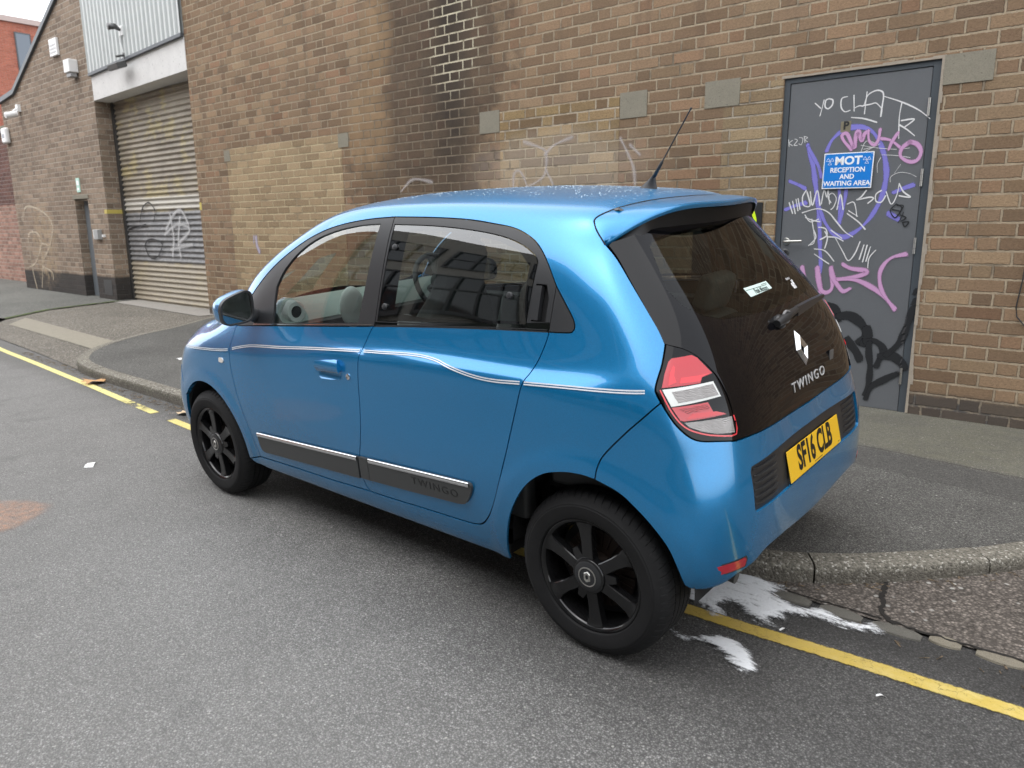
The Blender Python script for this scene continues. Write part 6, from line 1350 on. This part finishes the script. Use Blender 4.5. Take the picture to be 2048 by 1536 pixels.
v=[fp(a,.77+b,.002) for a,b in [(0,.075),(.055,0),(0,-.075),(-.055,0)]]+[fp(a,.77+b,.016) for a,b in [(0,.05),(.036,0),(0,-.05),(-.036,0)]]+[fp(a,.77+b,.005) for a,b in [(0,.024),(.018,0),(0,-.024),(-.018,0)]]
bg_.add(v,[(i,(i+1)%4,4+(i+1)%4,4+i) for i in range(4)]+[(4+i,4+(i+1)%4,8+(i+1)%4,8+i) for i in range(4)]).build('diamond_badge',M_CHROME,fbm)
# --- cabin
cab=MB().box(.30,2.25,-.66,.66,.30,.34).box(-.28,.32,-.60,.60,.50,.56).box(2.2,2.25,-.68,.68,.30,.93).box(.30,.34,-.60,.60,.34,.56).build('cabin_floor',M_MATB,car)
for s,(pf,pr2) in ((1,(FDL,RDL)),(-1,(FDR,RDR))):
    MB().box(1.16,2.08,min(s*.66,s*.735),max(s*.66,s*.735),.36,.99).build('door_card',M_INT,pf,bevel=.02); MB().box(.30,1.06,min(s*.67,s*.735),max(s*.67,s*.735),.40,1.04).build('door_card',M_INT,pr2,bevel=.02)
    MB().box(-.22,.22,min(s*.60,s*.70),max(s*.60,s*.70),.56,1.06).build('quarter_lining',M_INT,car,bevel=.02)
m=MB(); pr_=[(2.34,.95),(2.30,1.02),(2.16,1.075),(2.02,1.085),(1.90,1.062),(1.835,1.00),(1.845,.90),(1.92,.72),(2.0,.55),(2.2,.5)]
m.prism(pr_,lambda p:(p[0],-.68,p[1]),lambda p:(p[0],.68,p[1])); dash=m.build('dashboard',M_INTL,car,angle=50)
MB().prism([(1.85,1.005),(1.815,.985),(1.83,.85),(1.93,.66),(1.97,.66),(1.90,.88)],lambda p:(p[0],-.67,p[1]),lambda p:(p[0],.67,p[1])).build('lower_dash',M_INT,dash,angle=50)
for y in (.60,-.60):
    MB().lathe([(.0,-.004),(.030,-.004),(.030,.012),(.050,.012),(.056,-.004),(.058,-.03),(0,-.03)],32,M=Matrix.Translation((1.85,y,1.05))@Matrix.Rotation(R(90),4,'Z')).build('air_vent',M_INTW,dash,angle=40); MB().lathe([(0,.0),(.030,.0)],24,M=Matrix.Translation((1.844,y,1.05))@Matrix.Rotation(R(90),4,'Z')).build('vent_hole',M_MATB,dash)
MB().lathe([(0,.05),(.07,.042),(.10,.015),(.108,-.02)],32,M=Matrix.Translation((1.80,.29,1.03))@Matrix.Rotation(R(80),4,'Z')@Matrix.Diagonal((.66,.30,1.0,1))).build('airbag_cover',M_INTW,dash,smooth=True)
swm=Matrix.Translation((1.79,-.34,1.075))@Matrix.Rotation(R(-64),4,'Y'); stw=MB(); 
for k in range(1):
    n1,n2=40,10; v=[];f=[]
    for i in range(n1):
        t=2*math.pi*i/n1
        for j in range(n2): u=2*math.pi*j/n2; rr2=.178+.015*math.cos(u); v.append(swm@Vector((rr2*math.cos(t),rr2*math.sin(t),.015*math.sin(u))))
    for i in range(n1):
        for j in range(n2): f.append((i*n2+j,((i+1)%n1)*n2+j,((i+1)%n1)*n2+(j+1)%n2,i*n2+(j+1)%n2))
    stw.add(v,f)
stw.box(-.17,.17,-.02,.02,-.008,.008,M=swm).box(-.17,-.05,-.025,.025,-.009,.007,M=swm).build('steering_wheel',M_INT,car,smooth=True); sw=car.children[-1]
MB().lathe([(0,.025),(.055,.02),(.065,-.01)],24,'z',M=swm).build('horn_pad',M_INT,sw,smooth=True); MB().tube([swm@Vector((0,0,-.01)),swm@Vector((0,0,-.25))],.03,10).build('steering_column',M_INT,sw)
def seat(x,y,name='front_seat',wd=.46,bench=False):
    s=MB(); tl=R(-17)
    hw=wd/2; cush=[(x-.05,.52),(x+.46,.56),(x+.48,.66),(x+.40,.71),(x,.66)]
    s.prism(cush,lambda p:(p[0],y-hw,p[1]),lambda p:(p[0],y+hw,p[1])); o=s.build(name,M_SEAT,car,bevel=.03)
    B=Matrix.Translation((x+.02,y,.62))@Matrix.Rotation(tl,4,'Y')
    def sec(z,w_,t0,t1): return [B@Vector((t0,-w_,z)),B@Vector((t1,-w_*.9,z)),B@Vector((t1,w_*.9,z)),B@Vector((t0,w_,z))]
    zs=[(.0,hw*.92,-.06,.07),(.25,hw,-.07,.08),(.45,hw*.95,-.06,.06),(.56,hw*.66,-.05,.05),(.62,hw*.52,-.05,.06),(.74,hw*.50,-.05,.07),(.80,hw*.36,-.04,.05)] if not bench else [(.0,hw*.98,-.06,.07),(.28,hw,-.06,.08),(.42,hw*.96,-.05,.06)]
    v=[q for a in zs for q in sec(*a)]; n=len(zs)
    MB().add(v,[(i*4+k,i*4+(k+1)%4,i*4+4+(k+1)%4,i*4+4+k) for i in range(n-1) for k in range(4)]+[(3,2,1,0),tuple((n-1)*4+k for k in range(4))]).build('backrest',M_SEAT,o,bevel=.03)
    if not bench:
        for sg_ in (1,-1):
            MB().box(-.02,.115,-.035,.035,.02,.46,M=B@Matrix.Translation((0,sg_*(hw-.02),0))).build('bolster',M_SEATL,o,bevel=.03)
    else:
        for yy in (-.33,.33): MB().box(-.035,.05,-.12,.12,.44,.60,M=B@Matrix.Translation((0,yy,0))).build('head_restraint',M_SEAT,o,bevel=.03)
seat(1.12,.34); seat(1.12,-.34); seat(.22,0,'rear_seat',1.18,True)
MB().box(-.22,.10,-.52,.52,.98,1.0).build('parcel_shelf',M_INT,car,bevel=.008)
MB().box(1.60,1.66,-.12,.10,1.39,1.45).build('rear_view_mirror',M_BLACKP,car,bevel=.012)
